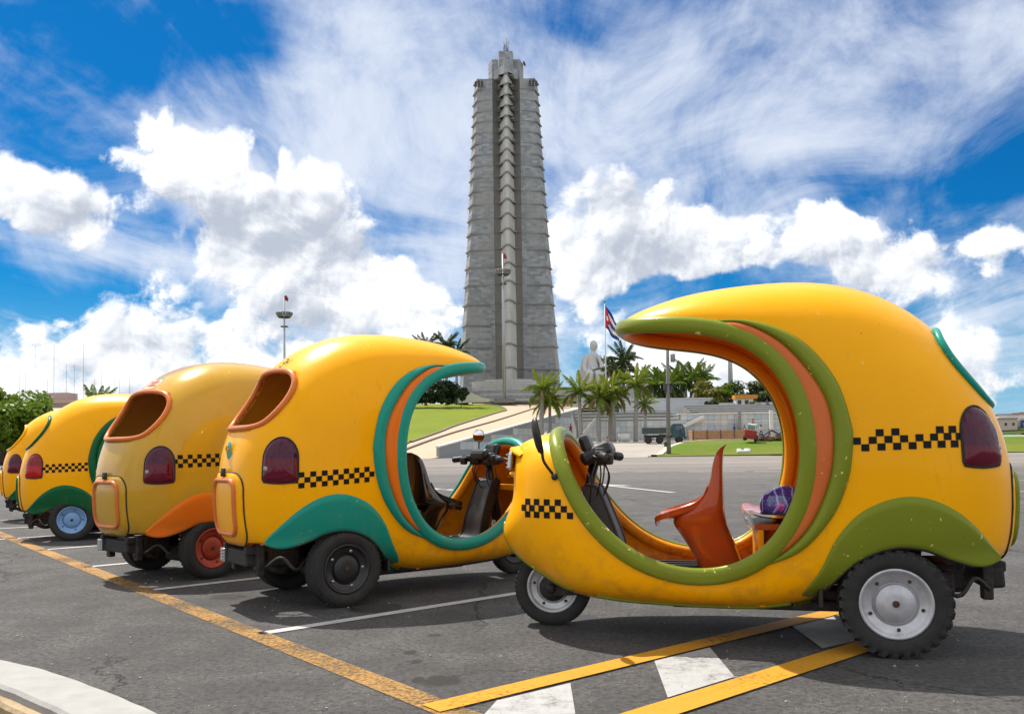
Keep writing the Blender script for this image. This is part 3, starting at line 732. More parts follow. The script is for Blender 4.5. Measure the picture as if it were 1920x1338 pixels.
def make_taxi(loc, rz, label, c):
    ye = c['yellow']; a1 = c['accent']; mid = c['mid']; t = empty('coco_taxi', loc, R(rz), label, 'taxi', 'yellow taxis parked in a row')
    ldz = c.get('ldz', -.05); drop = c.get('drop', 0); lug_ = c.get('lugs', False)
    if lug_: drop_b = .0
    def part(nm, key, fn, args, mats, parent=None, lab=None):
        o = link_mesh(nm, cached(key, fn, *args), parent or t, mats)
        if parent is None and nm != 'front_fork': o.location.z -= drop
        if lab: o['label'] = lab
        return o
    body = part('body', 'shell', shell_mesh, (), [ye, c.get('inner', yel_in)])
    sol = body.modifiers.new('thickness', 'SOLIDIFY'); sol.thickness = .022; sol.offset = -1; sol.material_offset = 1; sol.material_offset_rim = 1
    part('opening_lip', 'lip', lip_mesh, (), [a1])
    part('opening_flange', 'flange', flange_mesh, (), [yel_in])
    for s in (1, -1):
        part('inner_stripe', f'mid{s}', band_mesh, (CA, CM, s, .020, 'inner_stripe'), [mid]); part('outer_stripe', f'out{s}', band_mesh, (CM, CO, s, .026, 'outer_stripe'), [c.get('outer', a1)])
        fe = part('fender', f'fen{s}', fender_mesh, (s,), [c['fender']]); part('fender_trim', f'ftr{s}', fender_trim, (s,), [dull_black], fe)
        tl = part('tail_light', f'tl{s}{ldz}', tail_mesh, (s, ldz), [c['tail']]); part('gasket', f'tg{s}{ldz}', tail_gasket, (s, ldz), [dull_black], tl)
        p = radial(R(36.5), .985+ldz, .024)
        rf = MB().lathe([(0,.006),(.012,.005),(.016,0)], 16, Matrix.Translation((p[0], s*p[1], p[2])) @ Vector((-math.cos(R(36.5)), s*math.sin(R(36.5)), 0)).to_track_quat('Z', 'Y').to_matrix().to_4x4())
        if f'rf{s}{ldz}' not in MESH: MESH[f'rf{s}{ldz}'] = rf.mesh('reflector')
        link_mesh('reflector', MESH[f'rf{s}{ldz}'], tl, [simple('clear_lens', (.32,.30,.30), .15, var=.1)])
        part('checker_strip', c['chk'][0]+str(s), squares_mesh, (c['chk'][1], s, .036, .0335), [CHK])
        part('checker_strip', f'cf{s}', squares_mesh, (front_cells(), s, .0345, .0335), [CHK])
    part('window_lip', 'win', win_mesh, (), [c['window']])
    h = part('rear_hatch', 'hatch', hatch_mesh, (), [ye]); part('hatch_frame', 'ring', ring_mesh, (RING, .017, .020, 'hatch_frame'), [c['ring']], h); part('hatch_seal', 'seal', ring_mesh, (HATCH, .0055, .004, 'hatch_seal', 6), [dull_black], h)
    if 'latch' not in MESH: MESH['latch'] = MB().bbox((xrear(0,.90)-.02,0,.905), (.018,.05,.055), .004).bbox((xrear(0,.90)-.03,0,.895), (.012,.03,.03), .003).mesh('hatch_latch')
    link_mesh('hatch_latch', MESH['latch'], h, [grime])
    part('engine', 'eng', underbody_mesh, (), [grime]); bu = part('rear_bumper', 'bum', bumper_mesh, (), [dull_black])
    if not lug_: part('bumper_plate', 'bumend', bumper_end, (), [chrome], bu)
    # wheels
    Rr = c.get('rr', .245); lug = c.get('lugs', False); rim = Rr*.635
    for s in (1, -1):
        w = link_mesh('wheel', cached(f'ty{Rr}{lug}', tyre_mesh, Rr, .135, rim, lug), t, [rubber]); w.location = (0, .470*s, Rr); w.rotation_euler = (0, .4+s*.5, 0 if s > 0 else math.pi)
        rm = link_mesh('rim', cached(f'rim{Rr}', rim_mesh, rim, .135), w, [c['rim']]); k = rim/.16
        for q in range(5):
            a = 2*math.pi*q/5+.5; bo = link_mesh('bolt', cached('bolt', bolt_mesh, .0065, .009), w, [rust if not c.get('darkrim') else chrome]); bo.location = (math.cos(a)*.121*k, .0378, math.sin(a)*.121*k)
        bo = link_mesh('hub_nut', cached('hubnut', bolt_mesh, .012, .016), w, [rust]); bo.location = (0, .047, 0)
    fw_ = link_mesh('wheel', cached('ftyre', tyre_mesh, .218, .095, .142, False), t, [rubber]); fw_.location = (WB, 0, .218); fw_.rotation_euler = (0, 0, c.get('steer', 0))
    link_mesh('rim', cached('frim', rim_mesh, .142, .095), fw_, [c.get('frim', c['rim'])])
    for q in range(5):
        a = 2*math.pi*q/5+.2; bo = link_mesh('bolt', cached('bolt', bolt_mesh, .0065, .009), fw_, [rust]); bo.location = (math.cos(a)*.107, .0266, math.sin(a)*.107)
    part('front_fork', 'fork', fork_mesh, (), [grime])
    # front
    part('headlight_brow', 'brow', brow_mesh, (), [ye]); part('headlight', 'hl', headlight_mesh, (), [chrome]); part('mudguard_trim', 'beak', beak_trim, (), [a1]); part('sill_trim', 'sill', sill_trim, (), [a1 if lug_ else dull_black])
    # interior
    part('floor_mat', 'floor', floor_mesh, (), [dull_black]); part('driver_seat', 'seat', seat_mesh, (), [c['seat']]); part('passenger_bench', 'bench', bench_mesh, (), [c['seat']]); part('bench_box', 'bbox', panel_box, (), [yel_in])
    sc = part('steering_column', 'col', column_mesh, (), [black]); part('leg_shield', 'shield', shield_mesh, (), [c.get('shield', black)]); hb = part('handlebar', 'bars', bars_mesh, (), [black])
    for s in (1, -1): part('grip', f'grip{s}', grip_mesh, (s,), [black], hb)
    part('front_shelf', 'shelf', shelf_mesh, (), [yel_in]); part('cable_loom', 'cab', cable_mesh, (), [black]); part('cabin_lamp', 'lamp', lamp_mesh, (), [black])
    for kind_, s in c.get('mirrors', (('b', 1),)):
        if kind_ == 'c': mi = part('mirror', f'cm{s}', cheek_mirror, (s,), [black]); part('mirror_shell', f'cmh{s}', mirror_head, (s,), [black], mi); part('mirror_glass', f'cmg{s}', mirror_glass, (s,), [mirrorm], mi)
        else: mi = part('mirror', f'bm{s}', bar_mirror, (s,), [black]); part('mirror_shell', f'bmh{s}', bar_mirror_head, (s,), [black], mi); part('mirror_glass', f'bmg{s}', bar_mirror_glass, (s,), [mirrorm], mi)
    return t
CHK = simple('checker_black', (.007,.007,.008), .45, var=.4, scale=60, spec=.15)
Y1 = paint('taxi_yellow', YEL, .6); Y3 = paint('ochre_yellow', (.52,.29,.018), .3, dirt=.6, rough=.24, coat=.55)
GREEN = paint('olive_green_paint', (.170,.205,.016), 2.2); SALMON = paint('salmon_paint', (.56,.135,.035), 1.5)
TEAL = paint('teal_paint', (.012,.245,.185), 1.4, (.5,.42,.1)); ORANGE = paint('orange_paint', (.72,.165,.012), .6); PEACH = paint('peach_orange_paint', (.60,.17,.045), .5)
DGREEN = paint('bottle_green_paint', (.005,.085,.030), .2)
PURP = tail_mat('purple_tail_lens', (.060,.004,.024)); RED = tail_mat('red_tail_lens', (.22,.008,.010))
SEATO = paint('seat_orange', (.40,.062,.010), 0, rough=.22, dirt=.7, coat=.55); SEATB = paint('seat_black', (.014,.010,.009), 0, rough=.14, dirt=0, coat=1)
silver = simple('silver_rim', (.50,.50,.52), .42, .45, var=.28, scale=14); blackrim = simple('black_rim', (.016,.016,.017), .45, var=.4, scale=18); redrim = simple('red_rim', (.34,.035,.012), .5, var=.3); bluerim = simple('pale_blue_rim', (.17,.33,.58), .4, var=.2)
BASE = dict(yellow=Y1, tail=PURP, seat=SEATO)
TAXIS = [
 ((1.918,4.60,0), 166.5, 'nearest yellow taxi facing left with olive green and salmon stripes and silver lugged wheels', dict(BASE, accent=GREEN, mid=SALMON, fender=GREEN, window=TEAL, ring=GREEN, rim=silver, frim=silver, rr=.254, lugs=True, mirrors=(('c', 1),), ldz=0, chk=('chkA', CHK_A), steer=.06, shield=simple('grey_shield', (.045,.045,.048), .5))),
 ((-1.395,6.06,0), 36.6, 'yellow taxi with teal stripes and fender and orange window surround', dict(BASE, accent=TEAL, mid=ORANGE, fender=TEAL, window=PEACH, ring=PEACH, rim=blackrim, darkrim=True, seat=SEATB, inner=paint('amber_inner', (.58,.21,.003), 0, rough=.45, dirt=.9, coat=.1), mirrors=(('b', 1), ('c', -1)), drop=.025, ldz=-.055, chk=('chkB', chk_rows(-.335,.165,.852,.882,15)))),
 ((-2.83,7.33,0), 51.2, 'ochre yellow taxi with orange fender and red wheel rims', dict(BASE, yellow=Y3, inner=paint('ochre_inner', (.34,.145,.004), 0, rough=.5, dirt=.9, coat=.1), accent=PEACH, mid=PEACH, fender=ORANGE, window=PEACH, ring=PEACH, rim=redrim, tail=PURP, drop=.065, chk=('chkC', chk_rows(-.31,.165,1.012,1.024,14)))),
 ((-5.41,10.75,0), 20.5, 'yellow taxi with bottle green fender and pale blue wheel discs', dict(BASE, accent=DGREEN, mid=DGREEN, fender=DGREEN, window=DGREEN, ring=DGREEN, rim=bluerim, tail=RED, drop=.10, chk=('chkD', chk_rows(-.30,.155,.956,.973,14)))),
 ((-7.50,13.93,0), 24.2, 'farthest taxi at left edge with plain yellow window surround', dict(BASE, accent=DGREEN, mid=DGREEN, fender=DGREEN, window=Y1, ring=Y1, rim=blackrim, drop=.09, chk=('chkD', chk_rows(-.30,.155,.956,.973,14)))),
]
TAXI_OBJS = [make_taxi(*a) for a in TAXIS]
# helmet on the passenger bench of the nearest taxi
def helmet():
    m, t, b = newmat('purple_helmet_shell'); co = objco(t); vo = nd(t, 'ShaderNodeTexVoronoi', feature='DISTANCE_TO_EDGE'); lk(t, co, vo.inputs[0]); vo.inputs['Scale'].default_value = 75
    w = nd(t, 'ShaderNodeTexWave'); lk(t, co, w.inputs[0]); w.inputs['Scale'].default_value = 6; w.inputs['Distortion'].default_value = 9; w.inputs['Detail'].default_value = 2
    c = mixc(t, sstep(t, vo.outputs[0], .0, .10), (.16,.14,.45), (.022,.012,.16)); c = mixc(t, sstep(t, w.outputs[0], .86, .93), c, (.30,.35,.75))
    vd = vmth(t, 'DISTANCE', co, (.045,.118,.055), out='v'); pet = noise(t, co, 70, 2); k = mth(t, 'MULTIPLY', sstep(t, vd, .034, .022), sstep(t, pet.outputs[0], .42, .5)); c = mixc(t, k, c, (.75,.03,.35)); lk(t, c, b.inputs['Base Color']); pset(b, rough=.2, coat=1)
    e = empty('motorcycle_helmet', (0,0,0), 0, 'purple patterned helmet lying on the orange bench of the nearest taxi', 'helmet')
    T = TAXI_OBJS[0]; M = Matrix.Translation(T.location) @ Matrix.Rotation(T.rotation_euler.z, 4, 'Z'); e.location = M @ Vector((.455, .08, .640)); e.rotation_euler = (0, 0, T.rotation_euler.z)
    e.scale = (.88, .9, .86); P = []
    for i in range(17):
        f = i/16*math.pi*.62
        P.append([(.145*math.sin(f)*math.cos(a)*(1.08 if math.cos(a) > 0 else 1), .118*math.sin(f)*math.sin(a), .055+.125*math.cos(f)) for a in np.linspace(0, 2*math.pi, 41)])
    o = MB().grid(P, flip=True).obj('shell', [m], e); s_ = o.modifiers.new('t', 'SOLIDIFY'); s_.thickness = .012
    MB().tube([(.145*math.sin(math.pi*.62)*math.cos(a)*(1.08 if math.cos(a) > 0 else 1), .118*math.sin(math.pi*.62)*math.sin(a), .055+.125*math.cos(math.pi*.62)) for a in np.linspace(0, 2*math.pi, 41)[:-1]], .007, 6, closed=True).obj('edge_trim', [black], e)
helmet()
# small fix-ups: only one door mirror on the nearest taxi is in view
# ------------------------------------------------------------------ ground, paint, kerbs
def sheet(name, pts, z, mat, kind='structure', fn=None):
    m = MB(); m.poly([(x, y, (fn(x, y) if fn else 0)+z) for x, y in pts]); o = m.obj(name, [mat]); tag(o, kind=kind); return o
def asphalt():
    m, t, b = newmat('asphalt'); co = objco(t)
    big = noise(t, co, .30, 4, .6); mid = noise(t, co, 2.2, 6, .65); fine = noise(t, co, 34, 6, .78); gr = noise(t, co, 160, 2, .6)
    sc = noise(t, objco(t, (.010, .16, 1)), 1.0, 5, .65)
    c = mixc(t, big.outputs[0], (.058,.056,.056), (.090,.086,.083))
    c = mixc(t, mth(t, 'MULTIPLY', sstep(t, mid.outputs[0], .38, .70), .75), c, (.128,.120,.114)); pt = noise(t, objco(t, (.55, .9, 1)), .8, 6, .7); c = mixc(t, mth(t, 'MULTIPLY', sstep(t, pt.outputs[0], .54, .66), .45), c, (.150,.143,.136)); c = mixc(t, mth(t, 'MULTIPLY', sstep(t, pt.outputs[0], .46, .36), .40), c, (.045,.044,.045))
    c = mixc(t, mth(t, 'MULTIPLY', sstep(t, fine.outputs[0], .58, .36), .80), c, (.022,.021,.022))
    c = mixc(t, mth(t, 'MULTIPLY', sstep(t, gr.outputs[0], .62, .74), .50), c, (.28,.265,.25))
    sp = nd(t, 'ShaderNodeSeparateXYZ'); lk(t, co, sp.inputs[0])
    vo = nd(t, 'ShaderNodeTexVoronoi'); lk(t, co, vo.inputs[0]); vo.inputs['Scale'].default_value = 26; vo.inputs['Randomness'].default_value = 1
    c = mixc(t, mth(t, 'MULTIPLY', sstep(t, vo.outputs['Distance'], .11, .06), sstep(t, mid.outputs[0], .42, .60)), c, (.42,.39,.34))
    # polished traffic lanes far out on the square, drawn out along the direction of travel
    far = sstep(t, sp.outputs[1], 14, 60); c = mixc(t, mth(t, 'MULTIPLY', far, mth(t, 'MULTIPLY_ADD', sstep(t, sc.outputs[0], .35, .62), .55, .38)), c, (.215,.188,.165))
    # oil drips and damp blots in the empty bay
    k = None
    for (x, y, r) in ((-.47,4.16,.035),(-.437,4.749,.045),(-.33,3.81,.10),(-.42,3.83,.05),(-.52,4.34,.045),(-2.0,6.1,.14),(.4,5.2,.1),(-.9,5.6,.18)):
        d = vmth(t, 'DISTANCE', co, (x, y, 0), out='v'); d = mth(t, 'MULTIPLY_ADD', mth(t, 'SUBTRACT', noise(t, co, 22, 4, .7).outputs[0], .5), -.16, d)
        q = sstep(t, d, r*1.15, r*.75); k = q if k is None else mth(t, 'MAXIMUM', k, q)
    c = mixc(t, mth(t, 'MULTIPLY', k, .85), c, (.014,.013,.013))
    ck = nd(t, 'ShaderNodeTexVoronoi', feature='DISTANCE_TO_EDGE'); lk(t, vmth(t, 'ADD', co, vmth(t, 'SCALE', noise(t, co, 2.0, 5, .7).outputs['Color'], .55)), ck.inputs[0]); ck.inputs['Scale'].default_value = .42
    crack = mth(t, 'MULTIPLY', sstep(t, ck.outputs[0], .006, .001), sstep(t, big.outputs[0], .45, .58)); c = mixc(t, mth(t, 'MULTIPLY', crack, .8), c, (.022,.021,.021))
    lk(t, c, b.inputs['Base Color']); lk(t, mth(t, 'MULTIPLY_ADD', k, -.45, .86), b.inputs['Roughness']); pset(b, spec=.30)
    h = mth(t, 'ADD', mth(t, 'MULTIPLY', fine.outputs[0], .7), mth(t, 'MULTIPLY', gr.outputs[0], .4)); h = mth(t, 'ADD', h, mth(t, 'MULTIPLY', crack, -1.0)); bump(t, b, h, 1.0, .016)
    return m
ASPH = asphalt()
def road_paint(name, col, wear, sc=9.0):
    m, t, b = newmat(name); co = objco(t); n1 = noise(t, co, sc, 7, .70); n2 = noise(t, co, 1.6, 3, .55); n3 = noise(t, co, 60, 3, .6)
    f = mth(t, 'ADD', mth(t, 'MULTIPLY', n1.outputs[0], .50), mth(t, 'MULTIPLY', n2.outputs[0], .50)); f = mth(t, 'ADD', f, mth(t, 'MULTIPLY', mth(t, 'SUBTRACT', n3.outputs[0], .5), .22))
    k = sstep(t, f, wear-.13, wear+.10)
    c = mixc(t, n1.outputs[0], tuple(x*.72 for x in col), tuple(min(.85, x*1.18) for x in col)); c = mixc(t, mth(t, 'MULTIPLY', sstep(t, n3.outputs[0], .56, .70), .35), c, (.09,.085,.08))
    lk(t, c, b.inputs['Base Color']); pset(b, rough=.75, spec=.3); bump(t, b, n3.outputs[0], .4, .006)
    tr = nd(t, 'ShaderNodeBsdfTransparent'); mx = nd(t, 'ShaderNodeMixShader'); lk(t, mth(t, 'MULTIPLY_ADD', k, .94, .04), mx.inputs[0]); lk(t, tr.outputs[0], mx.inputs[1]); lk(t, b.outputs[0], mx.inputs[2])
    lk(t, mx.outputs[0], t.nodes['Material Output'].inputs[0]); return m
P_YW = road_paint('worn_yellow_paint', (.34,.185,.05), .475, 42); P_YF = road_paint('fresh_yellow_paint', (.50,.235,.010), .37, 42); P_W = road_paint('white_road_paint', (.36,.355,.345), .37); P_F = road_paint('lane_white_paint', (.42,.41,.40), .22); P_WT = road_paint('thin_white_paint', (.43,.425,.415), .38)
MB().poly([(-2500,-40,0),(2500,-40,0),(2500,4500,0),(-2500,4500,0)]).obj('ground', [ASPH]); tag(bpy.data.objects['ground'], kind='structure')
def line(name, a, b, w, z, mat):
    a, b = Vector((*a, 0)), Vector((*b, 0)); d = (b-a).normalized(); n = Vector((-d.y, d.x, 0))*w/2
    return tag(MB().poly([tuple((p+Vector((0, 0, z)))) for p in (a-n, b-n, b+n, a+n)]).obj(name, [mat]), kind='structure')
line('yellow_line', (-11.0,16.6), (.35,2.62), .135, .004, P_YW)
SD = Vector((.7547,.656))
for i, (x, y) in enumerate(((-1.42,4.83),(-2.70,6.43),(-3.87,7.80),(-5.08,9.27),(-6.25,10.53),(-7.35,11.95),(-8.5,13.4))):
    line('bay_line', (x, y), (x+SD.x*2.9, y+SD.y*2.9), .085, .004, P_WT)
line('yellow_line', (-.33,3.385), (2.3,5.545), .125, .008, P_YF); line('yellow_line', (.20,3.02), (2.3,4.82), .150, .008, P_YF)
for q in ([(-.21,2.95),(-.075,3.49),(.235,3.735),(.225,3.30)], [(.655,4.10),(.975,4.36),(.955,3.80),(.61,3.50)], [(1.545,4.85),(1.93,5.16),(1.74,4.46),(1.52,4.31)]):
    sheet('white_hatch', q, .004, P_W)
for a, b, w in (((2.30,24.9),(3.62,19.5),.16),((2.35,24.7),(3.1,23.4),.32),((7.4,36.6),(9.6,35.6),.32),((9.9,35.5),(11.8,34.6),.32),((12.1,34.5),(14.6,33.4),.32),((15.2,33.1),(18,32),.32),((12.2,41.2),(14.6,40.4),.32),((12.2,41.4),(16,40.6),.3),((4.0,38),(6.2,37.2),.25),((-1.5,22),(-3.4,26),.16),((-1.0,22.2),(-2.2,22.9),.16),((30,30.5),(20.5,26.0),.2),((9.2,17.6),(13.5,19.0),.10)):
    line('lane_marking', a, b, w, .006, P_F)
line('faded_lane_line', (3,37.5), (18,38.4), .22, .006, road_paint('faded_orange_paint', (.42,.22,.10), .5)); line('faded_lane_line', (-6,62), (30,58), .3, .006, P_WT); line('faded_lane_line', (10,22.5), (16,24.0), .12, .006, road_paint('faded_tan_paint', (.45,.33,.16), .42))
# curved kerb in the near left corner: white cap, mortar ledge, stained concrete face
kw = simple('whitewashed_kerb', (.285,.278,.262), .85, var=.16, scale=9, bmp=.5); kc = simple('stained_concrete', (.33,.24,.14), .9, var=.6, scale=7, bmp=.8); ks = simple('soil', (.07,.05,.03), .95, var=.5, scale=20, bmp=1)
outer = catmull([(-3.6,4.28),(-2.9,4.12),(-2.234,3.779),(-1.955,3.608),(-1.703,3.411),(-1.43,3.177),(-1.178,2.937),(-.85,2.55),(-.6,2.1)], 60)
tn = np.gradient(outer, axis=0); tn /= np.linalg.norm(tn, axis=1)[:, None]; nin = np.stack([tn[:, 1], -tn[:, 0]], 1); nin *= np.where((nin[:, 1] > 0)[:, None], -1, 1)
kb = empty('kerb', (0,0,0), 0, 'curved white painted kerb in the near left corner with stained inner face', 'kerb')
def kstrip(nm, offs, mat):
    P = [[(p[0]+n[0]*o+.0012*math.sin(i*1.7+o*40), p[1]+n[1]*o, z+.0012*math.sin(i*.9+o*30)) for o, z in offs] for i, (p, n) in enumerate(zip(outer, nin))]
    return MB().grid(P, sm=False).obj(nm, [mat], kb, fix=True)
kstrip('kerb_cap', [(0,0),(.004,.10),(.016,.128),(.12,.132),(.215,.130),(.228,.118),(.230,.098),(.230,.05)], kw); kstrip('kerb_face', [(.225,.094),(.262,.092),(.272,.078),(.276,-.05)], kc)
tag(MB().grid([[(p[0]+n[0]*o, p[1]+n[1]*o, .018) for o in (.27, .9, 1.6)] for p, n in zip(outer, nin)]).obj('planting_bed', [ks], fix=True), kind='structure')
def leafmat(name, c1, c2, sc=3, rough=.55, tr=.25):
    if name in MATS: return MATS[name]
    m, t, b = newmat(name); co = objco(t); n = noise(t, co, sc, 3, .6); oi = nd(t, 'ShaderNodeObjectInfo')
    c = mixc(t, n.outputs[0], c1, c2); lk(t, c, b.inputs['Base Color']); pset(b, rough=rough, spec=.3)
    ts = nd(t, 'ShaderNodeBsdfTranslucent'); lk(t, mixc(t, .5, c, (.25,.35,.03), 'ADD') if False else c, ts.inputs[0]); mx = nd(t, 'ShaderNodeMixShader'); mx.inputs[0].default_value = tr
    lk(t, b.outputs[0], mx.inputs[1]); lk(t, ts.outputs[0], mx.inputs[2]); lk(t, mx.outputs[0], t.nodes['Material Output'].inputs[0]); MATS[name] = m; return m
GB = leafmat('grass_blade', (.10,.17,.015), (.28,.25,.05), 12)
m = MB()
for i in range(900):
    k = random.randrange(2, 50); o = random.uniform(.285, .65); p = outer[k]+nin[k]*o; hgt = random.uniform(.03, .10); a = random.uniform(0, 6.28); lean = Vector((random.gauss(0,.03), random.gauss(0,.03), hgt)); w = Vector((math.cos(a), math.sin(a), 0))*.004; b0 = Vector((*p, .015))
    m.add([b0-w, b0+w, b0+lean*.6+w*.6, b0+lean], [(0,1,2,3)])
tag(m.obj('grass', [GB]), kind='stuff')

# ------------------------------------------------------------------ far terrain
def zt(x, y):       # raised terrace right of the ramp
    return float(np.interp(y, [100,108,118,128,140,150,158,400], [0,.05,.95,1.75,2.15,2.3,2.6,2.8]))
def zh(x, y): return .2+.1045*(y-125)      # memorial hill
conc = simple('pale_concrete', (.28,.25,.215), .85, var=.22, scale=.25, bmp=.1, detail=8); tan = simple('tan_paving', (.40,.295,.20), .85, var=.14, scale=.6, detail=8); curb = simple('dark_kerb', (.15,.12,.095), .85, var=.3, scale=2)
def grassmat(name, a, b_, c_, sc):
    m, t, b = newmat(name); co = objco(t); n1 = noise(t, co, sc, 6, .65); n2 = noise(t, co, sc*.12, 3, .5); n3 = noise(t, co, sc*14, 3, .6)
    c = mixc(t, sstep(t, n2.outputs[0], .35, .68), a, b_); c = mixc(t, mth(t, 'MULTIPLY', sstep(t, n1.outputs[0], .50, .72), .55), c, c_); c = mixc(t, mth(t, 'MULTIPLY', n3.outputs[0], .6), c, tuple(x*.35 for x in a)); lk(t, c, b.inputs['Base Color']); pset(b, rough=.9, spec=.15); bump(t, b, n3.outputs[0], .5, .05); return m
LAWN = grassmat('lawn_grass', (.135,.19,.004), (.18,.215,.008), (.22,.20,.04), 1.0); GRASS2 = grassmat('verge_grass', (.085,.15,.004), (.17,.17,.016), (.22,.125,.045), .35); DRYG = grassmat('dull_grass', (.055,.065,.016), (.075,.08,.022), (.06,.055,.02), .5)
def surf(name, xs, ys, fn, mat, off=0):
    return tag(MB().grid([[(x, y, fn(x, y)+off) for x in xs] for y in ys], sm=True).obj(name, [mat], fix=True), kind='structure')
surf('driveway', np.linspace(2, 140, 12), np.linspace(100, 178, 40), zt, conc, .012)
# hill with ramps: tan paving everywhere, lawn on top of it
hp = [(-200,120.5),(-11.5,120.5),(-10.55,125),(14.1,175),(19.7,244),(60,300),(60,420),(-200,420)]
m = MB()
def hz(x, y): return max(.0, zh(x, y)) if y < 285 else 16.9
ys = np.r_[np.linspace(120.5, 285, 50), 420]
def xr(y): return float(np.interp(y, [120.5,125,175,244,300,420], [-11.5,-10.55,14.1,19.7,60,60]))
m.grid([[(x, y, hz(x, y)+.02) for x in np.linspace(-220, xr(y), 8)] for y in ys]); tag(m.obj('hill', [tan], fix=True), kind='structure')
lawn = catmull([(-17.3,147.5),(-14.0,168),(-12.3,181.3),(-8,205),(-3.6,228),(-1.7,236.1),(-2.0,246),(-3.3,255.2),(-6,266),(-10.2,272),(-18.8,276),(-40,278)], 60)
m = MB(); P = [[(x+(-90-x)*u, y, zh(0, y)+.10) for u in (0, .2, 1)] for x, y in lawn]; m.grid(P, sm=True); tag(m.obj('lawn', [LAWN], fix=True), kind='structure')
sheet('lawn', [(-220,121),(-19,121),(-17.3,147.5),(-90,147.5)], .10, DRYG, fn=lambda x, y: max(0, zh(x, y)))
def curbstrip(label, pts, w, h, mat, fn, z=0):
    pts = resample(np.array(pts, float), 60); tn = np.gradient(pts, axis=0); tn /= np.linalg.norm(tn, axis=1)[:, None]; n = np.stack([-tn[:, 1], tn[:, 0]], 1)*w/2
    P = [[(p[0]-q[0], p[1]-q[1], fn(*p)+z-.1), (p[0]-q[0], p[1]-q[1], fn(*p)+z+h), (p[0]+q[0], p[1]+q[1], fn(*p)+z+h), (p[0]+q[0], p[1]+q[1], fn(*p)+z-.1)] for p, q in zip(pts, n)]
    return tag(MB().grid(P, sm=False).obj('kerb', [mat], fix=True), label, 'kerb')
curbstrip('low grey kerb edging the green lawn beside the tan ramp', lawn[:46], .5, .3, curb, zh); curbstrip('long dark kerb dividing the two tan ramp lanes below the tower', catmull([(-17,131),(-16.0,139.6),(-11.3,165.3),(-2.5,202.3),(9.7,261.0)], 40), .45, .28, curb, zh)
# retaining wall of the ramp
marble = simple('grey_marble_wall', (.46,.49,.52), .6, var=.20, scale=.5, detail=8); coping = simple('pale_coping', (.58,.56,.52), .7, var=.1, scale=1)
W0, W1 = np.array([-10.55,124.8]), np.array([14.3,175.2])
rw = empty('ramp_wall', (W0[0], W0[1], 0), 0, 'long grey marble retaining wall rising beside the tan ramp', 'wall')
def along(t): return (W1-W0)*t
dirw = Vector((*(W1-W0), 0)).normalized(); nw = Vector((dirw.y, -dirw.x, 0))
def topz(t): return 1.55+(9.35-1.55)*t
NT = 30; tiles = []
body = MB(); cp = MB()
P = [[(*(along(t)+np.array([-nw.x, -nw.y])*.5), -.2), (*(along(t)+np.array([-nw.x, -nw.y])*.5), topz(t)), (*along(t), topz(t)), (*along(t), -.2)] for t in np.linspace(0, 1, 12)]
body.grid(P, sm=False); body.add([P[0][0], P[0][1], P[0][2], P[0][3]], [(0,1,2,3)]); body.obj('wall_core', [simple('wall_core_grey', (.25,.27,.28), .8)], rw, fix=True)
P = [[(*(along(t)+np.array([-nw.x, -nw.y])*.62), topz(t)), (*(along(t)+np.array([-nw.x, -nw.y])*.62), topz(t)+.25), (*(along(t)+np.array([nw.x, nw.y])*.12), topz(t)+.25), (*(along(t)+np.array([nw.x, nw.y])*.12), topz(t))] for t in np.linspace(0, 1, 12)]
cp.grid(P, sm=False); cp.add([P[0][k] for k in range(4)], [(0,1,2,3)]); cp.obj('coping', [coping], rw, fix=True)
TM = [simple(f'marble_tile_{nm}', c, .5, var=.16, scale=.9, detail=8) for nm, c in (('grey', (.43,.47,.50)), ('pale', (.52,.54,.55)), ('blue', (.38,.45,.51)), ('warm', (.47,.47,.47)))]
def slab_mesh(w, d, h): return MB().box((0,0,0), (w, d, h)).mesh('tile')
tlm = slab_mesh(1.94, .05, 1.14)
for i in range(28):
    t = (i+.5)/28; p = along(t); zz = .5+zt(0, W0[1]+p[1])*.0
    for k in range(8):
        zc = k*1.2+.6 + 0*zz
        if zc+.55 < topz(t)-.15 and zc-.6 > (zt(p[0]+W0[0], p[1]+W0[1])-1.2):
            o = link_mesh('tile', tlm, rw, [random.choice(TM)]); o.location = (p[0]+nw.x*.02, p[1]+nw.y*.02, zc); o.rotation_euler = (0, 0, math.atan2(dirw.y, dirw.x))
# grass verge right of the driveway, with its kerb
gl = catmull([(16.6,101.5),(17.6,105),(19.6,112),(22.5,121),(27.5,131),(34,139),(45,143.5),(70,146)], 50)
m = MB(); m.grid([[(x+(160-x)*u, y-(y-98)*u*.55, zt(0, y-(y-98)*u*.55)+.06+.7*math.exp(-((x+(160-x)*u-36)/16)**2-((y-118)/12)**2)*(u > 0)) for u in np.linspace(0, 1, 26)**1.6] for x, y in gl]); tag(m.obj('verge', [GRASS2], fix=True), kind='structure')
curbstrip('concrete kerb with worn yellow edge along the driveway verge', gl, .7, .28, simple('kerb_concrete', (.50,.44,.35), .85, var=.25, scale=1), zt); curbstrip('thin yellow painted strip at the foot of the verge kerb', gl-np.array([.55, 0]), .35, .06, simple('kerb_yellow', (.48,.33,.10), .8, var=.3, scale=.8), zt, .05)
sheet('pavement', [(9,128),(24,133),(24,150),(9,150)], .10, conc, fn=zt)
curbstrip('pale kerb of the palm pavement behind the driveway', [(8.5,129),(16,130.5),(24,133.5),(27,140)], .4, .2, coping, zt)
surf('side_ground', [30,60,160,420], [98,113,150,300,900], lambda x, y: float(np.interp(y, [98,113,150,900], [.02,.02,.6,3])), DRYG, .02)
tag(MB().grid([[(x, y, float(np.interp(y, [113,124,900], [.0,.9,4]))+.05) for x in (58, 110, 300)] for y in (112.5, 116, 120, 126, 300)]).obj('verge', [GRASS2], fix=True), kind='structure')

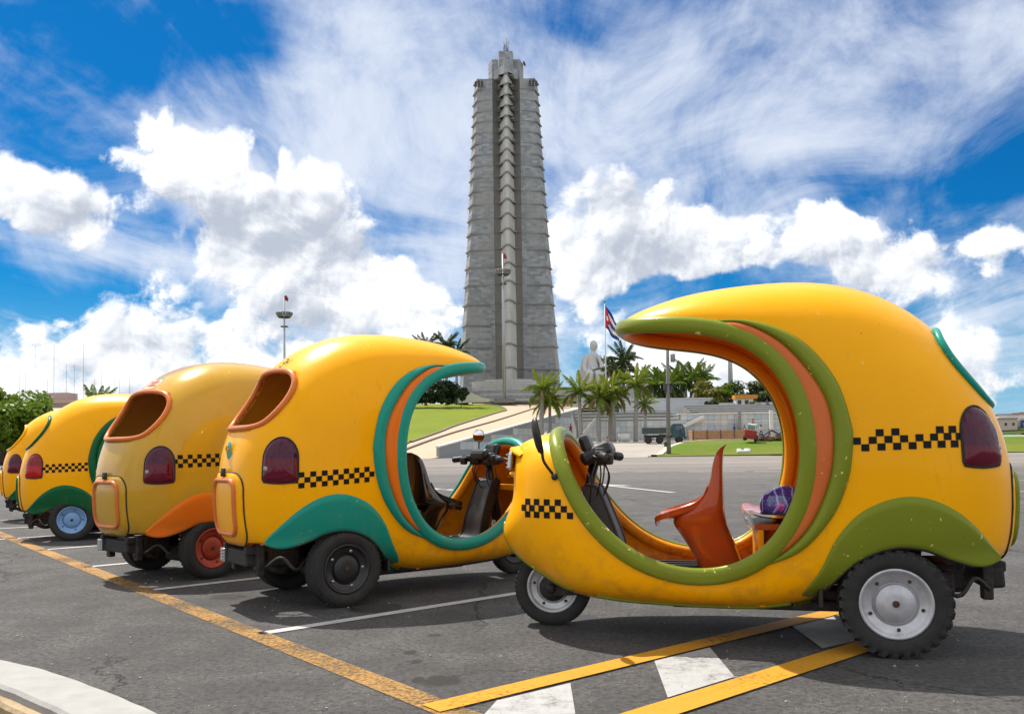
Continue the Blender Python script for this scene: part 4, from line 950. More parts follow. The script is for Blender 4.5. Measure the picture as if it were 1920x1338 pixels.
# marble parade wall, stands and upper walls
pw = empty('marble_wall', (29.5,150,0), 0, 'pale blue grey marble tiled parade wall behind the truck', 'wall')
MB().box((-9.2,.3,4.0), (17,.6,4.2)).box((12,.3,4.35), (25.2,.6,4.9)).obj('wall_core', [simple('wall_core_grey', (.25,.27,.28), .8)], pw)
MB().box((-9.2,.25,6.2), (17.2,.9,.22)).box((12,.25,6.92), (25.4,.9,.22)).box((8,-.06,5.45), (22,.12,.16)).obj('coping', [coping], pw)
t1 = slab_mesh(1.13, .06, .94)
for k in range(5):
    for i in range(36):
        x = -17.2+i*1.17; z = 2.45+k*.98
        if (x < -.8 and z > 5.7): continue
        o = link_mesh('tile', t1, pw, [TM[(i*7+k*13+(i*k) % 5) % 4]]); o.location = (x, -.03, z); o.rotation_euler = (random.gauss(0,.006), 0, 0)
stone = simple('weathered_stone_step', (.21,.212,.213), .85, var=.25, scale=.8, detail=8)
st = empty('stone_stand', (20.5,151.5,0), 0, 'grey stepped stone stand behind the palms, left of the stairway', 'stand')
for k in range(6):
    o = MB().box((0, 1.0+k*2.0, 3.2+k*.33), (18.5, 2.0, 6.2+k*.62-3.0)).obj('step', [stone], st); MB().box((0, .06+k*2.0, 6.30+k*.64), (18.5, .22, .10)).obj('step_edge', [coping], o)
st2 = empty('stone_stand', (45.5,151.5,0), 0, 'grey stepped stone stand above the taller right half of the marble wall', 'stand')
for k in range(6):
    o = MB().box((0, 1.2+k*2.2, 4.2+k*.225), (26, 2.2, 5.3+k*.45)).obj('step', [stone], st2); MB().box((0, .16+k*2.2, 6.80+k*.45), (26, .22, .10)).obj('step_edge', [coping], o)
uw = empty('upper_wall', (33,168,0), 0, 'blue grey upper retaining wall below the palm grove', 'wall'); MB().box((-3,0,7.4), (18,.8,6.4)).box((14,2,7.0), (18,.8,5.6)).obj('wall_face', [marble], uw); MB().box((-3,0,10.65), (18.2,1.0,.18)).obj('coping', [coping], uw)
uw2 = empty('upper_wall', (60,172,0), 0, 'blue grey upper wall at the back of the right stand under dark trees', 'wall'); MB().box((0,0,6.4), (34,.8,6.5)).obj('wall_face', [marble], uw2)
sw = empty('stair_wall', (30,151,0), 0, 'white sloping stair parapet rising behind the blue truck', 'wall'); MB().box((-1.2,-1.9,4.4), (9.5,.6,.55), Matrix.Rotation(-.42, 3, 'Y')).obj('parapet', [coping], sw); MB().box((1.6,.6,5.6), (2.2,1.2,3.2)).obj('pier', [simple('brown_stone', (.20,.14,.11), .9)], sw)
sw = empty('stair_wall', (13.4,150,0), 0, 'white sloping parapet left of the marble wall beside the ramp', 'wall'); MB().box((-.9,-3.5,4.1), (5.6,.5,.45), Matrix.Rotation(-.85, 3, 'Y')).obj('parapet', [coping], sw)
tb = empty('timber_stage', (35,146.5,0), 0, 'low timber planked staging in front of the marble wall', 'staging'); wood = simple('raw_timber', (.36,.20,.10), .8, var=.3, scale=3)
zb = zt(0, 146)
for k in range(4): MB().box((0, 0, zb+.25+k*.42), (9.6, 3.0, .38)).obj('plank', [wood], tb)
for k in range(5): MB().box((-4.6+2.3*k, -1.55, zb+.9), (.14, .1, 1.75)).obj('post', [simple('dark_timber', (.11,.06,.035), .85)], tb)
# bin
bn = empty('concrete_bin', (16.6+1.4,139,zt(0,139)), 0, 'round pale concrete bin behind the truck bed', 'bin'); MB().lathe([(0,0),(.85,0),(.95,1.3),(.8,1.3),(.75,.2),(0,.2)], 20).obj('drum', [coping], bn)
# ------------------------------------------------------------------ the memorial tower
def towermat(name, c1, c2, c3):
    m, t, b = newmat(name); co = objco(t); br = nd(t, 'ShaderNodeTexBrick'); sp = nd(t, 'ShaderNodeSeparateXYZ'); lk(t, co, sp.inputs[0])
    cb = nd(t, 'ShaderNodeCombineXYZ'); lk(t, mth(t, 'ADD', sp.outputs[0], mth(t, 'MULTIPLY', sp.outputs[1], .7)), cb.inputs[0]); lk(t, sp.outputs[2], cb.inputs[1]); lk(t, cb.outputs[0], br.inputs[0])
    br.inputs['Scale'].default_value = 1; br.inputs['Brick Width'].default_value = 1.7; br.inputs['Row Height'].default_value = .85; br.inputs['Mortar Size'].default_value = .03; br.inputs['Color1'].default_value = (0,0,0,1); br.inputs['Color2'].default_value = (1,1,1,1); br.inputs['Mortar'].default_value = (.45,.45,.45,1); br.inputs['Bias'].default_value = -.1
    n = noise(t, co, .07, 5, .6); n2 = noise(t, objco(t, (.6,.6,.05)), 1, 5, .65); n3 = noise(t, co, .5, 4, .6)
    f = mth(t, 'MULTIPLY_ADD', br.outputs[0], .70, mth(t, 'MULTIPLY', n3.outputs[0], .30))
    c = mixc(t, f, c1, c2); c = mixc(t, mth(t, 'MULTIPLY', sstep(t, n.outputs[0], .46, .62), .65), c, c3); c = mixc(t, mth(t, 'MULTIPLY', sstep(t, n2.outputs[0], .5, .72), .35), c, (.12,.115,.11))
    lk(t, c, b.inputs['Base Color']); pset(b, rough=.75, spec=.3); bump(t, b, br.outputs[0], .25, .08); return m
TST = towermat('tower_marble', (.158,.172,.192), (.36,.376,.40), (.27,.27,.267)); TRB = simple('sunlit_rib_stone', (.42,.42,.415), .75, var=.2, scale=.25, detail=8); TRC = simple('shaded_recess_concrete', (.135,.127,.118), .85, var=.2, scale=.15, detail=8); TLD = simple('ledge_stone', (.215,.22,.23), .8, var=.25, scale=.4)  # rib stone paled to stand for sunlight; recess concrete darkened for the shade there
ZS = [125.7,122.1,118.4,114.7,111.2,107.4,103.8,99.9,96.1,92.1,87.6,83.1,78.3,73.3,67.8,62.0,56.0,49.6,42.7,35.4,27.8,15.5]
tw = empty('memorial_tower', (-.55,292,0), 0, 'tall grey star shaped marble memorial tower with ribbed tiers', 'tower')
def star(tip, hw, rr, fr_tip=None, off=0):
    P = []
    for k in range(5):
        a = math.radians(-90+72*k); d = Vector((math.cos(a), math.sin(a))); n = Vector((-d.y, d.x)); tp = (fr_tip if (k == 0 and fr_tip) else tip)+off; w = hw+off
        if k == 0:      # the arm towards the square ends in a rounded nose
            for q, dp in ((-1, 6.6), (-.2, .15), (.2, .15), (1, 6.6)): P.append(tuple(d*(tp-dp) + n*(w*q)))
        else: P += [tuple(d*tp-n*w), tuple(d*tp+n*w)]
        a2 = math.radians(-90+72*k+36); P.append((math.cos(a2)*(rr+off), math.sin(a2)*(rr+off)))
    return P
def tipr(z): return float(np.interp(z, [15, 27, 66, 110, 126], [17.6, 16.9, 14.2, 11.6, 10.7]))
def hwid(z): return float(np.interp(z, [15, 126], [2.45, 2.25]))
for i in range(len(ZS)-1):
    z1, z0 = ZS[i], ZS[i+1]; zm = (z0+z1)/2; m = MB(); A = star(tipr(z0)-.0, hwid(z0), 7.9); B = star(tipr(z1)-.25, hwid(z1)-.05, 7.8); n = len(A)
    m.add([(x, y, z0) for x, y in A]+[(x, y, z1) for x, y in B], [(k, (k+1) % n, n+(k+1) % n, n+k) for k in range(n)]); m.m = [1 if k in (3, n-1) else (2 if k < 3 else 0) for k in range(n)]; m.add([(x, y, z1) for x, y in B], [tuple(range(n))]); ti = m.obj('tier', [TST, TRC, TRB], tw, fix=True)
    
    for k in range(5):      # the ledge runs only round each arm, not through the recesses
        a_ = math.radians(-90+72*k); dd = Vector((math.cos(a_), math.sin(a_))); nn = Vector((-dd.y, dd.x)); tp = tipr(z1)+.30; w_ = hwid(z1)+.32; rin = 9.2 if k == 0 else 8.0; wi = w_ if k == 0 else w_+2.05*(tp-rin)/9.0
        pr = [dd*rin-nn*wi]+([dd*(tp-dp)+nn*w_*q for q, dp in ((-1, 6.6), (-.2, .1), (.2, .1), (1, 6.6))] if k == 0 else [dd*tp-nn*w_, dd*tp+nn*w_])+[dd*rin+nn*wi]
        MB().prism([tuple(p) for p in pr], z1-.38, z1+.10).obj('ledge', [TLD], ti)
    if i == 0:
        for s in (-1, 1):
            for k in range(3): MB().box((s*(8.0+k*1.05)-.0, -7.15+.12*k, z1-2.2), (.75, .5, 1.7)).obj('window', [simple('tower_window', (.02,.022,.025), .3)], ti)
MB().prism(star(5.6, 2.1, 4.3), 125.6, 133.3).obj('crown', [TST], tw)
MB().prism([(-2.3,-7.0),(2.3,-7.0),(2.6,-3.6),(-2.6,-3.6)], 125.4, 134.6).obj('crown_front', [TST], tw)
MB().prism([(-4,-5.5),(-2.2,-7.2),(-.45,-10.4),(.45,-10.4),(2.2,-7.2),(4,-5.5)], 125.55, 128.9).obj('front_cap', [TST], tw)
ant = MB(); stl = simple('antenna_steel', (.10,.10,.11), .6, .3)
for s in (-1, 1):
    for r in (-1, 1): ant.tube([(s*1.2, r*1.2, 133.5), (s*.35, r*.35, 140.2)], .13, 5)
for k in range(5): w = 1.15-.19*k; z = 134.6+k*1.25; ant.tube([(-w,-w,z),(w,-w,z),(w,w,z),(-w,w,z)], .09, 4, closed=True); ant.tube([(-w,-w,z),(w-.19,-w+.1,z+1.25)], .08, 4)
for x, z in ((-1.9,2.4),(1.7,2.2),(.9,7.6),(-.6,7.4),(.25,8.3)): ant.tube([(x,-1,133),(x,-1,133.4+z)], .16, 4)
for x, z in ((-4.5,133),(-3.6,134),(4.1,134),(5.0,133)): ant.tube([(x,-1.5,130.5),(x,-1.5,z+.4)], .28, 5)
ant.lathe([(0,0),(.9,.3),(1.0,.6)], 12, Matrix.Translation((5.9,-1.6,132.6)) @ Matrix.Rotation(1.2, 4, 'Y')); ant.obj('antenna_mast', [stl], tw)
# curved tribune at the foot
tr = empty('tribune', (-.8,272,0), 0, 'curved pale marble tribune with horizontal courses at the foot of the tower', 'tribune'); trm = [simple('tribune_stone', (.40,.40,.395), .7, var=.2, scale=.8, detail=8), simple('tribune_stone_dark', (.27,.28,.30), .6, var=.3, scale=.5)]
def arcp(r0, a0, a1, n=28, cy=8, sy=.75): return [(r0*math.sin(a), cy-r0*sy*math.cos(a)) for a in np.linspace(a0, a1, n)]
for k in range(8):
    z0 = 16.4+k*.86; A = R(-64+5.5*max(0, k-1.2)); P = []
    sag = lambda x: 0
    for x, y in arcp(14.8-.10*k, A, -A): P.append([(x, y, z0), (x*.992, y+.06, z0+.70), (x*.985, y+.26, z0+.72), (x*.985, y+.26, z0+.86)])
    MB().grid(P, sm=False).obj('course', [trm[0 if k > 3 else (k % 2)]], tr, fix=True)
MB().prism(arcp(14.0, R(-58), R(58)), 16, 22.9).obj('core', [trm[0]], tr)
P = []
for t in np.linspace(0, 1, 20): x = -15.6+9.5*t; zt_ = 20.2-3.2*(t*t*(3-2*t)); P.append([(x, -3.2-3.2*t, 16), (x, -3.2-3.2*t, zt_), (x, -2.7-3.2*t, zt_), (x, -2.7-3.2*t, 16)])
MB().grid(P, sm=False).obj('ramp_parapet', [coping], tr, fix=True); MB().box((-14.2,-2.6,17.6), (1.3,.6,2.6)).obj('door_opening', [black], tr); MB().prism([(10,-4),(24,-1),(24,4),(10,4)], 16, 20.6).obj('wing_wall', [trm[0]], tr); MB().prism([(-17,0),(-13,-2),(-13,4),(-17,4)], 16, 20.4).obj('wing_wall', [trm[0]], tr)

# ------------------------------------------------------------------ light masts
def mast(loc, h, hb, rb, label, lamp=14, flag=True, r=.28):
    e = empty('light_mast', loc, 0, label, 'light mast', 'tall lighting masts round the square'); steel = simple('galvanised_steel', (.34,.36,.38), .45, .6, var=.1); dk = simple('dark_fixture', (.05,.05,.055), .6)
    MB().tube([(0,0,0),(0,0,h*.5),(0,0,h)], [r,r*.8,r*.45], 10).obj('pole', [steel], e); m = MB(); m.tube([(rb*.75*math.cos(a), rb*.75*math.sin(a), hb) for a in np.linspace(0, 6.283, 25)[:-1]], .10*rb, 5, closed=True); m.tube([(rb*math.cos(a), rb*math.sin(a), hb+.55*rb) for a in np.linspace(0, 6.283, 25)[:-1]], .05*rb, 5, closed=True)
    for k in range(8): a = k*math.pi/4; m.tube([(0,0,hb),(rb*.75*math.cos(a), rb*.75*math.sin(a), hb)], .05*rb, 4)
    m.obj('lamp_ring', [dk], e); m = MB(); m.tube([(rb*.45*math.cos(a), rb*.45*math.sin(a), hb-1.25*rb) for a in np.linspace(0, 6.283, 19)[:-1]], .07*rb, 5, closed=True); m.tube([(-rb*.45,0,hb-1.25*rb),(rb*.45,0,hb-1.25*rb)], .06*rb, 4); m.obj('service_ring', [dk], e)
    for k in range(lamp): a = 2*math.pi*k/lamp; MB().bbox((rb*.95*math.cos(a), rb*.95*math.sin(a), hb+.38*rb), (.22*rb,.34*rb,.5*rb), .04*rb, Matrix.Rotation(a, 3, 'Z') @ Matrix.Rotation(.35, 3, 'Y')).obj('floodlight', [simple('floodlight_glass', (.16,.16,.155), .3)], e)
    if flag: MB().add([(0,0,h),(.28*rb,-.05,h+.1*rb),(.55*rb,.1,h-.35*rb),(.5*rb,0,h-.75*rb),(.05,0,h-.55*rb)], [(0,4,3,2,1)]).obj('pennant', [simple('red_pennant', (.25,.02,.02), .8)], e)
    return e
mast((-44.75,170,5), 27.1, 22.9, 1.5, 'slim floodlight mast with red pennant rising behind the second and third taxis')
mm = mast((-2.2,265,15.6), 46.0, 39.6, 2.3, 'tall pale floodlight mast standing right in front of the tower', r=.55); MB().box((0,0,.6), (6.4,4,1.3)).obj('plinth', [simple('grey_plinth', (.17,.17,.16), .8)], mm)
mast((-32.9,262,15), 19.9, 12, 1.6, 'mast with red pennant whose top shows above the roof of the teal striped taxi')
mast((36.8,268,16), 17.6, 13.8, 1.9, 'short looking floodlight mast behind the flag by the overhanging visor', flag=False)
e = empty('light_mast', (50.8,200,8.5), 0, 'bare tapered pale pole seen inside the opening of the nearest taxi', 'light mast', 'tall lighting masts round the square'); MB().tube([(0,0,0),(0,0,14),(0,0,28)], [.62,.5,.35], 10).obj('pole', [simple('pale_steel_pole', (.45,.47,.49), .5, .3)], e)
# utility pole on the verge
e = empty('utility_pole', (19.7,109,0), 0, 'grey concrete utility pole with brackets and transformer can on the verge', 'pole'); MB().tube([(0,0,-.3),(.05,0,8),(.12,0,16)], [.30,.25,.19], 10).obj('pole', [simple('pole_concrete', (.17,.165,.16), .85, var=.25)], e)
br_ = simple('bracket_iron', (.04,.04,.045), .6); MB().box((0,-.1,9.0), (1.0,.25,.3)).box((.1,-.1,8.2), (.9,.2,.5)).box((-.35,-.1,8.6), (.3,.3,.5)).box((.5,-.1,8.9), (.25,.25,.8)).box((0,0,2.4), (.62,.66,.2)).box((-.42,-.1,1.5), (.3,.35,.55)).obj('bracket', [br_], e); MB().lathe([(0,0),(.30,0),(.32,.95),(.2,1.05),(0,1.05)], 12, Matrix.Translation((.75,0,11.9))).obj('transformer_can', [simple('can_grey', (.22,.23,.24), .5)], e)
for i, (x, y, h) in enumerate(((39.2,149,4.8),(44.4,148,5.0),(46.6,147.5,5.2))):
    e = empty('fence_post', (x, y, zt(x, y)), 0, ['tall concrete post behind the group of workers', 'concrete post with two diagonal braces right of the loader', 'rightmost concrete post against the inner edge of the cab'][i], 'post', 'concrete posts in front of the marble wall'); MB().box((0,0,h/2), (.55,.5,h)).obj('post', [coping if i else stone], e)
    if i: MB().tube([(0,-.3,1.6 if i == 1 else 3.0),(2.2 if i == 1 else -1.3,-.5,.2 if i == 1 else 4.6)], .14, 6).tube([(0,-.3,1.6),(-2.2,-.5,.4)], .14, 6).obj('brace', [br_], e)

# ------------------------------------------------------------------ statue: robed seated figure in white marble
def statue():
    e = empty('statue', (25.1,265,16.2), 0, 'white marble statue of a robed seated man beside the tower', 'statue'); mat = simple('statue_marble', (.47,.47,.475), .6, var=.14, scale=.6, bmp=.2, detail=8)
    secs = catmull([(0,.0,3.9,3.0),(2,.1,3.75,2.9),(5,.15,3.35,2.7),(7.6,.0,3.05,2.6),(9.2,-.2,2.75,2.3),(10.8,-.35,2.45,1.9),(12.6,-.45,2.3,1.6),(13.7,-.35,2.15,1.4),(14.3,-.1,1.35,1.1),(14.65,.1,.72,.75),(15.1,.25,.66,.75),(15.7,.35,1.02,1.05),(16.5,.38,1.16,1.25),(17.3,.34,1.08,1.2),(17.95,.3,.75,.85),(18.3,.3,.25,.3)], 90)
    P = []
    for z, cx, hx, hy in secs:
        r = []
        for k in range(57):
            a = 2*math.pi*k/56; f = np.clip((13.2-z)/8, 0, 1)
            fold = 1+f*(.12*math.sin(a*9+z*.35)+.07*math.sin(a*17-z*.7)+.08*math.sin(z*1.1+a*3))
            face = 0
            if 15.2 < z < 17.6: face = .12*math.exp(-((z-16.2)/.35)**2)*max(0, math.cos(a+.5))**10
            r.append((cx+hx*math.cos(a)*fold+face, hy*math.sin(a)*fold, z))
        P.append(r)
    m = MB().grid(P); m.poly(P[-1][:-1])
    m.tube(catmull([(1.7,-1.2,13.2),(2.5,-2.0,11.2),(2.3,-2.6,9.4),(.9,-2.9,8.9),(-.6,-2.9,9.5)], 20), list(np.linspace(.85,.5,20)), 12)       # arm across the lap
    m.tube(catmull([(-1.9,-.9,13.0),(-2.7,-1.5,10.8),(-2.5,-2.4,8.7),(-1.2,-3.0,8.0)], 18), list(np.linspace(.85,.5,18)), 12)
    for s in (-1, 1): m.tube(catmull([(s*1.1,-1.4,8.2),(s*1.4,-3.6,7.6),(s*1.5,-4.1,6.2),(s*1.5,-3.7,2.5),(s*1.6,-3.4,0)], 20), [1.35]*6+[1.2]*6+[1.0]*8, 14)
    m.tube(catmull([(-2.4,.2,13.4),(-3.1,.4,10),(-3.3,.6,5),(-3.7,.6,0)], 18), list(np.linspace(.6,1.2,18)), 10); m.tube(catmull([(2.0,-.6,12.6),(3.0,-1.4,8),(3.3,-1.6,4),(3.8,-1.6,0)], 18), list(np.linspace(.5,1.1,18)), 10)
    m.obj('figure', [mat], e, fix=True); MB().bbox((0,0,-1.2), (10,8,2.6), .15).obj('plinth', [mat], e)
statue()
e = empty('memorial_block', (36.2,240,11.5), 0, 'pale stone pavilion block with a dark doorway right of the statue', 'building'); MB().box((0,3,3.6), (8.2,6,7.4)).obj('wall', [marble], e); MB().box((-1.6,-.06,1.9), (2.4,.3,2.6)).obj('doorway', [simple('grey_blue_door', (.12,.17,.22), .4)], e); MB().box((-3.2,-.1,2.2), (.5,.4,4)).obj('door_jamb', [coping], e)
# ------------------------------------------------------------------ flag
def flag():
    e = empty('flagpole', (21.9,200,9), 0, 'white flagpole flying a red white and blue flag beside the statue', 'flagpole'); MB().tube([(0,0,0),(0,0,26)], [.22,.10], 8).obj('pole', [simple('white_pole', (.55,.56,.57), .5)], e); MB().lathe([(0,.3),(.2,.2),(.22,0),(.0,-.1)], 10, Matrix.Translation((0,0,26.1))).obj('finial', [br_], e)
    mats = [simple('flag_blue', (.010,.030,.22), .8, var=.1), simple('flag_white', (.72,.72,.74), .8, var=.05), simple('flag_red', (.50,.015,.03), .8, var=.1)]
    NU, NV = 36, 20; vs = []; fs = []; fm = []
    for i in range(NU+1):
        u = i/NU
        for j in range(NV+1):
            v = j/NV; xx = .10+u*3.3*(1-.15*v)+.3*math.sin(u*6+v*2)*u; yy = .7*math.sin(u*9-v*3)*u**.6; zz = 25.4-v*5.2*(1-.25*u)-u**1.1*5.0+.3*math.sin(u*8)*u; vs.append((xx, yy, zz))
    def star5(u, v):
        a = math.atan2(v-.5, (u-.155)*1.6); r = math.hypot((u-.155)*1.6, v-.5); k = math.cos(((a+math.pi) % (2*math.pi/5))-math.pi/5); return r < .085+.07*abs(k)**3*(.6)
    for i in range(NU):
        for j in range(NV):
            u, v = (i+.5)/NU, (j+.5)/NV; o = i*(NV+1)+j; fs.append((o, o+1, o+NV+2, o+NV+1)); tri = u < .46*(1-abs(2*v-1)); fm.append((1 if star5(u, v) else 2) if tri else (int(v*5) % 2))
    me = mk_mesh('flag', vs, fs, True, fm); link_mesh('flag', me, e, mats)
flag()

# ------------------------------------------------------------------ vegetation
PG = [leafmat('palm_green', (.085,.15,.012), (.17,.24,.022), .4, tr=.35), leafmat('palm_light', (.18,.24,.012), (.30,.34,.03), .4, tr=.4), leafmat('palm_old', (.15,.115,.035), (.22,.17,.06), .4), leafmat('palm_dark', (.030,.060,.014), (.065,.10,.025), .4)]
bark = simple('palm_trunk_grey', (.27,.255,.235), .85, var=.25, scale=1.2); bark2 = simple('tree_bark', (.10,.075,.055), .9, var=.4, scale=3); shaft = simple('palm_crownshaft', (.16,.22,.05), .5, var=.2)
def frond_mesh(name, L, droop, n=22, wl=.9):
    m = MB(); P = [Vector((L*t*(1-.22*t*t*droop), 0, L*(.34*t-(.62*droop)*t*t))) for t in np.linspace(0, 1, n)]
    m.tube(P, list(np.linspace(.05, .012, n)), 4)
    for i in range(2, n):
        t = i/(n-1); d = (P[i]-P[i-1]).normalized(); ll = wl*math.sin(math.pi*min(.97, .12+.85*t))**.7
        for s in (-1, 1):
            for q in (0, .5):
                o = P[i]-(P[i]-P[i-1])*q; hang = random.uniform(.35, .95); tip = o+Vector((d.x*ll*.55, s*ll*.58, -ll*hang+d.z*ll*.4)); mid = o+(tip-o)*.55+Vector((0,0,.07)); w = d*.040
                m.add([o-w, o+w, mid+w*.9, tip, mid-w*.9], [(0,1,2,3,4)])
    return m.mesh(name)
FR = {k: [frond_mesh('frond', 3.1, dr, wl=w) for dr, w in ((.40,.60),(.75,.60),(1.05,.60))] for k in 'ab'}
def palm(x, y, z, h, label, cr=1.0, kind='near', nf=19, group='royal palms on the pavement before the marble wall', mats=(1,0,2)):
    cr *= 1.22 if kind == 'near' else 1.12
    e = empty('royal_palm', (x, y, z), random.uniform(0, 6), label, 'palm tree', group)
    lx, ly = random.gauss(0, .12), random.gauss(0, .12)
    MB().tube(catmull([(0,0,-.2),(lx*.2,ly*.2,h*.25),(lx*.6,ly*.6,h*.6),(lx,ly,h-.9*cr)], 12), [.34*cr**.5*k for k in np.interp(np.linspace(0, 1, 12), [0,.1,.45,.8,1], [1.15,.85,.95,.7,.6])], 10).obj('trunk', [bark], e)
    MB().tube([(lx,ly,h-1.0*cr),(lx,ly,h-.3*cr),(lx,ly,h+.25*cr)], [.20*cr,.17*cr,.07*cr], 8).obj('crownshaft', [shaft], e)
    if kind == 'near':
        for k in range(nf):
            lvl = k/nf; me = FR['ab'[k % 2]][0 if lvl < .30 else (1 if lvl < .62 else 2)]
            o = link_mesh('frond', me, e, [PG[mats[0] if lvl < .40 else (mats[1] if lvl < .8 else mats[2])]]); o.location = (lx, ly, h+.05)
            o.rotation_euler = (random.gauss(0,.15), (-.95+.45*random.random() if lvl < .30 else (-.25+random.gauss(0,.15) if lvl < .62 else .35+random.gauss(0,.15))), k*2.399+random.gauss(0,.2)); s_ = cr*random.uniform(.88,1.1); o.scale = (s_,)*3
    else:
        m = MB()
        for k in range(nf):
            lvl = k/nf; src = FR['ab'[k % 2]][0 if lvl < .30 else (1 if lvl < .62 else 2)]; Mx = Matrix.Translation((lx, ly, h)) @ Matrix.Rotation(k*2.399+random.gauss(0,.2), 4, 'Z') @ Matrix.Rotation(-.7 if lvl < .3 else (-.2 if lvl < .62 else .35), 4, 'Y') @ Matrix.Scale(cr*random.uniform(.88,1.1), 4)
            m.add([Mx @ v.co for v in src.vertices], [tuple(p.vertices) for p in src.polygons], 0 if lvl < .7 else 1)
        me = m.mesh('crown'); link_mesh('crown', me, e, [PG[mats[0]], PG[mats[1]]])
    return e
for a in ((4.9,146,1.5,9.6,'bushy palm left of the row with fronds overlapping the tower foot',1.25),(6.5,148,1.5,7.6,'shorter palm close behind the bushy palm beside the ramp wall',1.15),
  (11.1,140,2.15,8.0,'palm with straight trunk at left end of the pavement row',1.2),(14.0,140,2.15,7.1,'palm with low drooping crown, second in the pavement row',1.15),
  (16.6,141,2.2,7.9,'palm with thick pale trunk in the middle of the pavement row',1.2),(16.2,143.5,2.2,6.9,'palm half hidden behind the thick trunked middle palm',1.1),(20.0,140,2.15,9.1,'tallest yellow green palm at right end of the pavement row',1.1),
  (21.6,140,2.15,5.9,'small young palm beside the truck with a thin trunk',.72)): palm(*a)
for a in ((29.9,230,13,11.6,'dark palm behind the flagpole with the highest crown',1.9),(27.0,231,13,9.0,'dark palm half hidden between statue and flagpole',1.8),(28.5,226,13,8.0,'lower dark palm behind the flagpole',1.7),(33.8,228,13,6.6,'small dark palm right of the flagpole over the stone pavilion',1.5)):
    palm(*a, kind='far', group='dark palms behind the statue', mats=(3,2))
for a in ((-25.9,260,15,17.0,'leftmost palm of the trio beside the tower',1.9),(-19.6,260,15,17.8,'middle palm of the trio beside the tower',1.9),(-16.3,257,15,15.2,'right palm of the trio, its crown touching the tower edge',1.8)): palm(*a, kind='far', group='trio of palms left of the tower', mats=(3,2))
palm(-43.2,90,.5,5.6,'lone palm showing above the roofs of the left taxis',1.0, kind='far', group=None, mats=(0,3))
grove = [(30.6,186,11.9),(32.5,190,12.6),(34.6,188,12.2),(36.4,190,13.4),(37.6,186,12.4),(39.5,191,13.9),(41.5,189,12.9),(33.4,184,11.5)]
for i, (x, y, h) in enumerate(grove): palm(x, y, 2.8, h, ['leftmost dark palm of the grove, just left of the utility pole','dark palm of the grove right behind the utility pole','tall dark palm of the grove, second right of the utility pole','highest palm in the middle of the grove','dark palm in the grove left of the highest right palm','highest palm at right end of the grove over the yellow green tree','palm partly behind the yellow green tree at the end of the grove','lowest palm at the front of the grove'][i], 1.55, kind='far', group='palm grove above the upper wall', mats=(0,3), nf=18)
def tree(name, loc, h, rx, ry, rz, n, leaf, label, mat, cat='tree', trunk=.35, group=None, seed=0, low=0, clumps=26):
    rg = np.random.default_rng(seed+5); e = empty(name, loc, 0, label, cat, group); cz = h-rz
    C = rg.normal(size=(clumps, 3)); C /= np.linalg.norm(C, axis=1)[:, None]; C *= (rg.random((clumps, 1))**.35)*.80; C[:, 2] = np.maximum(C[:, 2], -.55+low); cr = rg.uniform(.20, .40, clumps)
    if trunk:
        m = MB(); m.tube(catmull([(0,0,-.3),(.05*h,0,h*.2),(0,.02*h,cz)], 8), [trunk*k for k in np.linspace(1.2,.55,8)], 8)
        for k in range(min(9, clumps)): m.tube(catmull([(0,0,max(.25*h, cz-rz*.9)),(C[k,0]*rx*.35, C[k,1]*ry*.35, cz-rz*.3),(C[k,0]*rx, C[k,1]*ry, cz+C[k,2]*rz)], 7), list(np.linspace(trunk*.55, trunk*.10, 7)), 6)
        m.obj('trunk', [bark2], e)
    k = rg.integers(0, clumps, n); d = rg.normal(size=(n, 3)); d /= np.linalg.norm(d, axis=1)[:, None]; d *= (rg.random((n, 1))**.45)
    Pp = (C[k]+d*cr[k][:, None]*np.array([1.1,1.1,.85]))*np.array([rx, ry, rz])+np.array([0, 0, cz])
    nrm = d+np.array([0,0,.5])+rg.normal(size=(n, 3))*.7; nrm /= np.linalg.norm(nrm, axis=1)[:, None]; u = np.cross(nrm, rg.normal(size=(n, 3))); u /= np.linalg.norm(u, axis=1)[:, None]; w = np.cross(nrm, u); s = leaf*rg.uniform(.6, 1.4, (n, 1))
    V = np.stack([Pp-u*s*.5, Pp+w*s*.32, Pp+u*s*.55, Pp-w*s*.32], 1).reshape(-1, 3); me = bpy.data.meshes.new('crown'); me.vertices.add(4*n); me.vertices.foreach_set('co', V.ravel()); me.loops.add(4*n); me.loops.foreach_set('vertex_index', np.arange(4*n)); me.polygons.add(n); me.polygons.foreach_set('loop_start', np.arange(n)*4); me.update(calc_edges=True)
    link_mesh('crown', me, e, [mat]); return e
LG = leafmat('broadleaf_green', (.075,.14,.008), (.17,.25,.016), .6, tr=.35); LD = leafmat('dark_leaf', (.012,.030,.010), (.032,.058,.014), .7, tr=.15); LY = leafmat('olive_yellow_leaf', (.10,.12,.012), (.19,.17,.025), .5); LM = leafmat('mid_leaf', (.035,.062,.014), (.075,.09,.025), .5)
tree('broadleaf_tree', (-64,108,.3), 10.0, 6.8, 6, 5.0, 11000, .62, 'wide bright green tree at the far left edge', LG, seed=1, trunk=.45, clumps=34)
tree('broadleaf_tree', (-73,112,1.2), 9.8, 6, 6, 4.2, 7000, .62, 'second green tree half cut off by the left edge', LG, seed=2, trunk=.4); tree('broadleaf_tree', (-60.5,100,1.0), 6.4, 3.2, 3, 2.4, 3500, .5, 'lower green tree between the left tree and the taxis', LG, seed=9, trunk=.3)
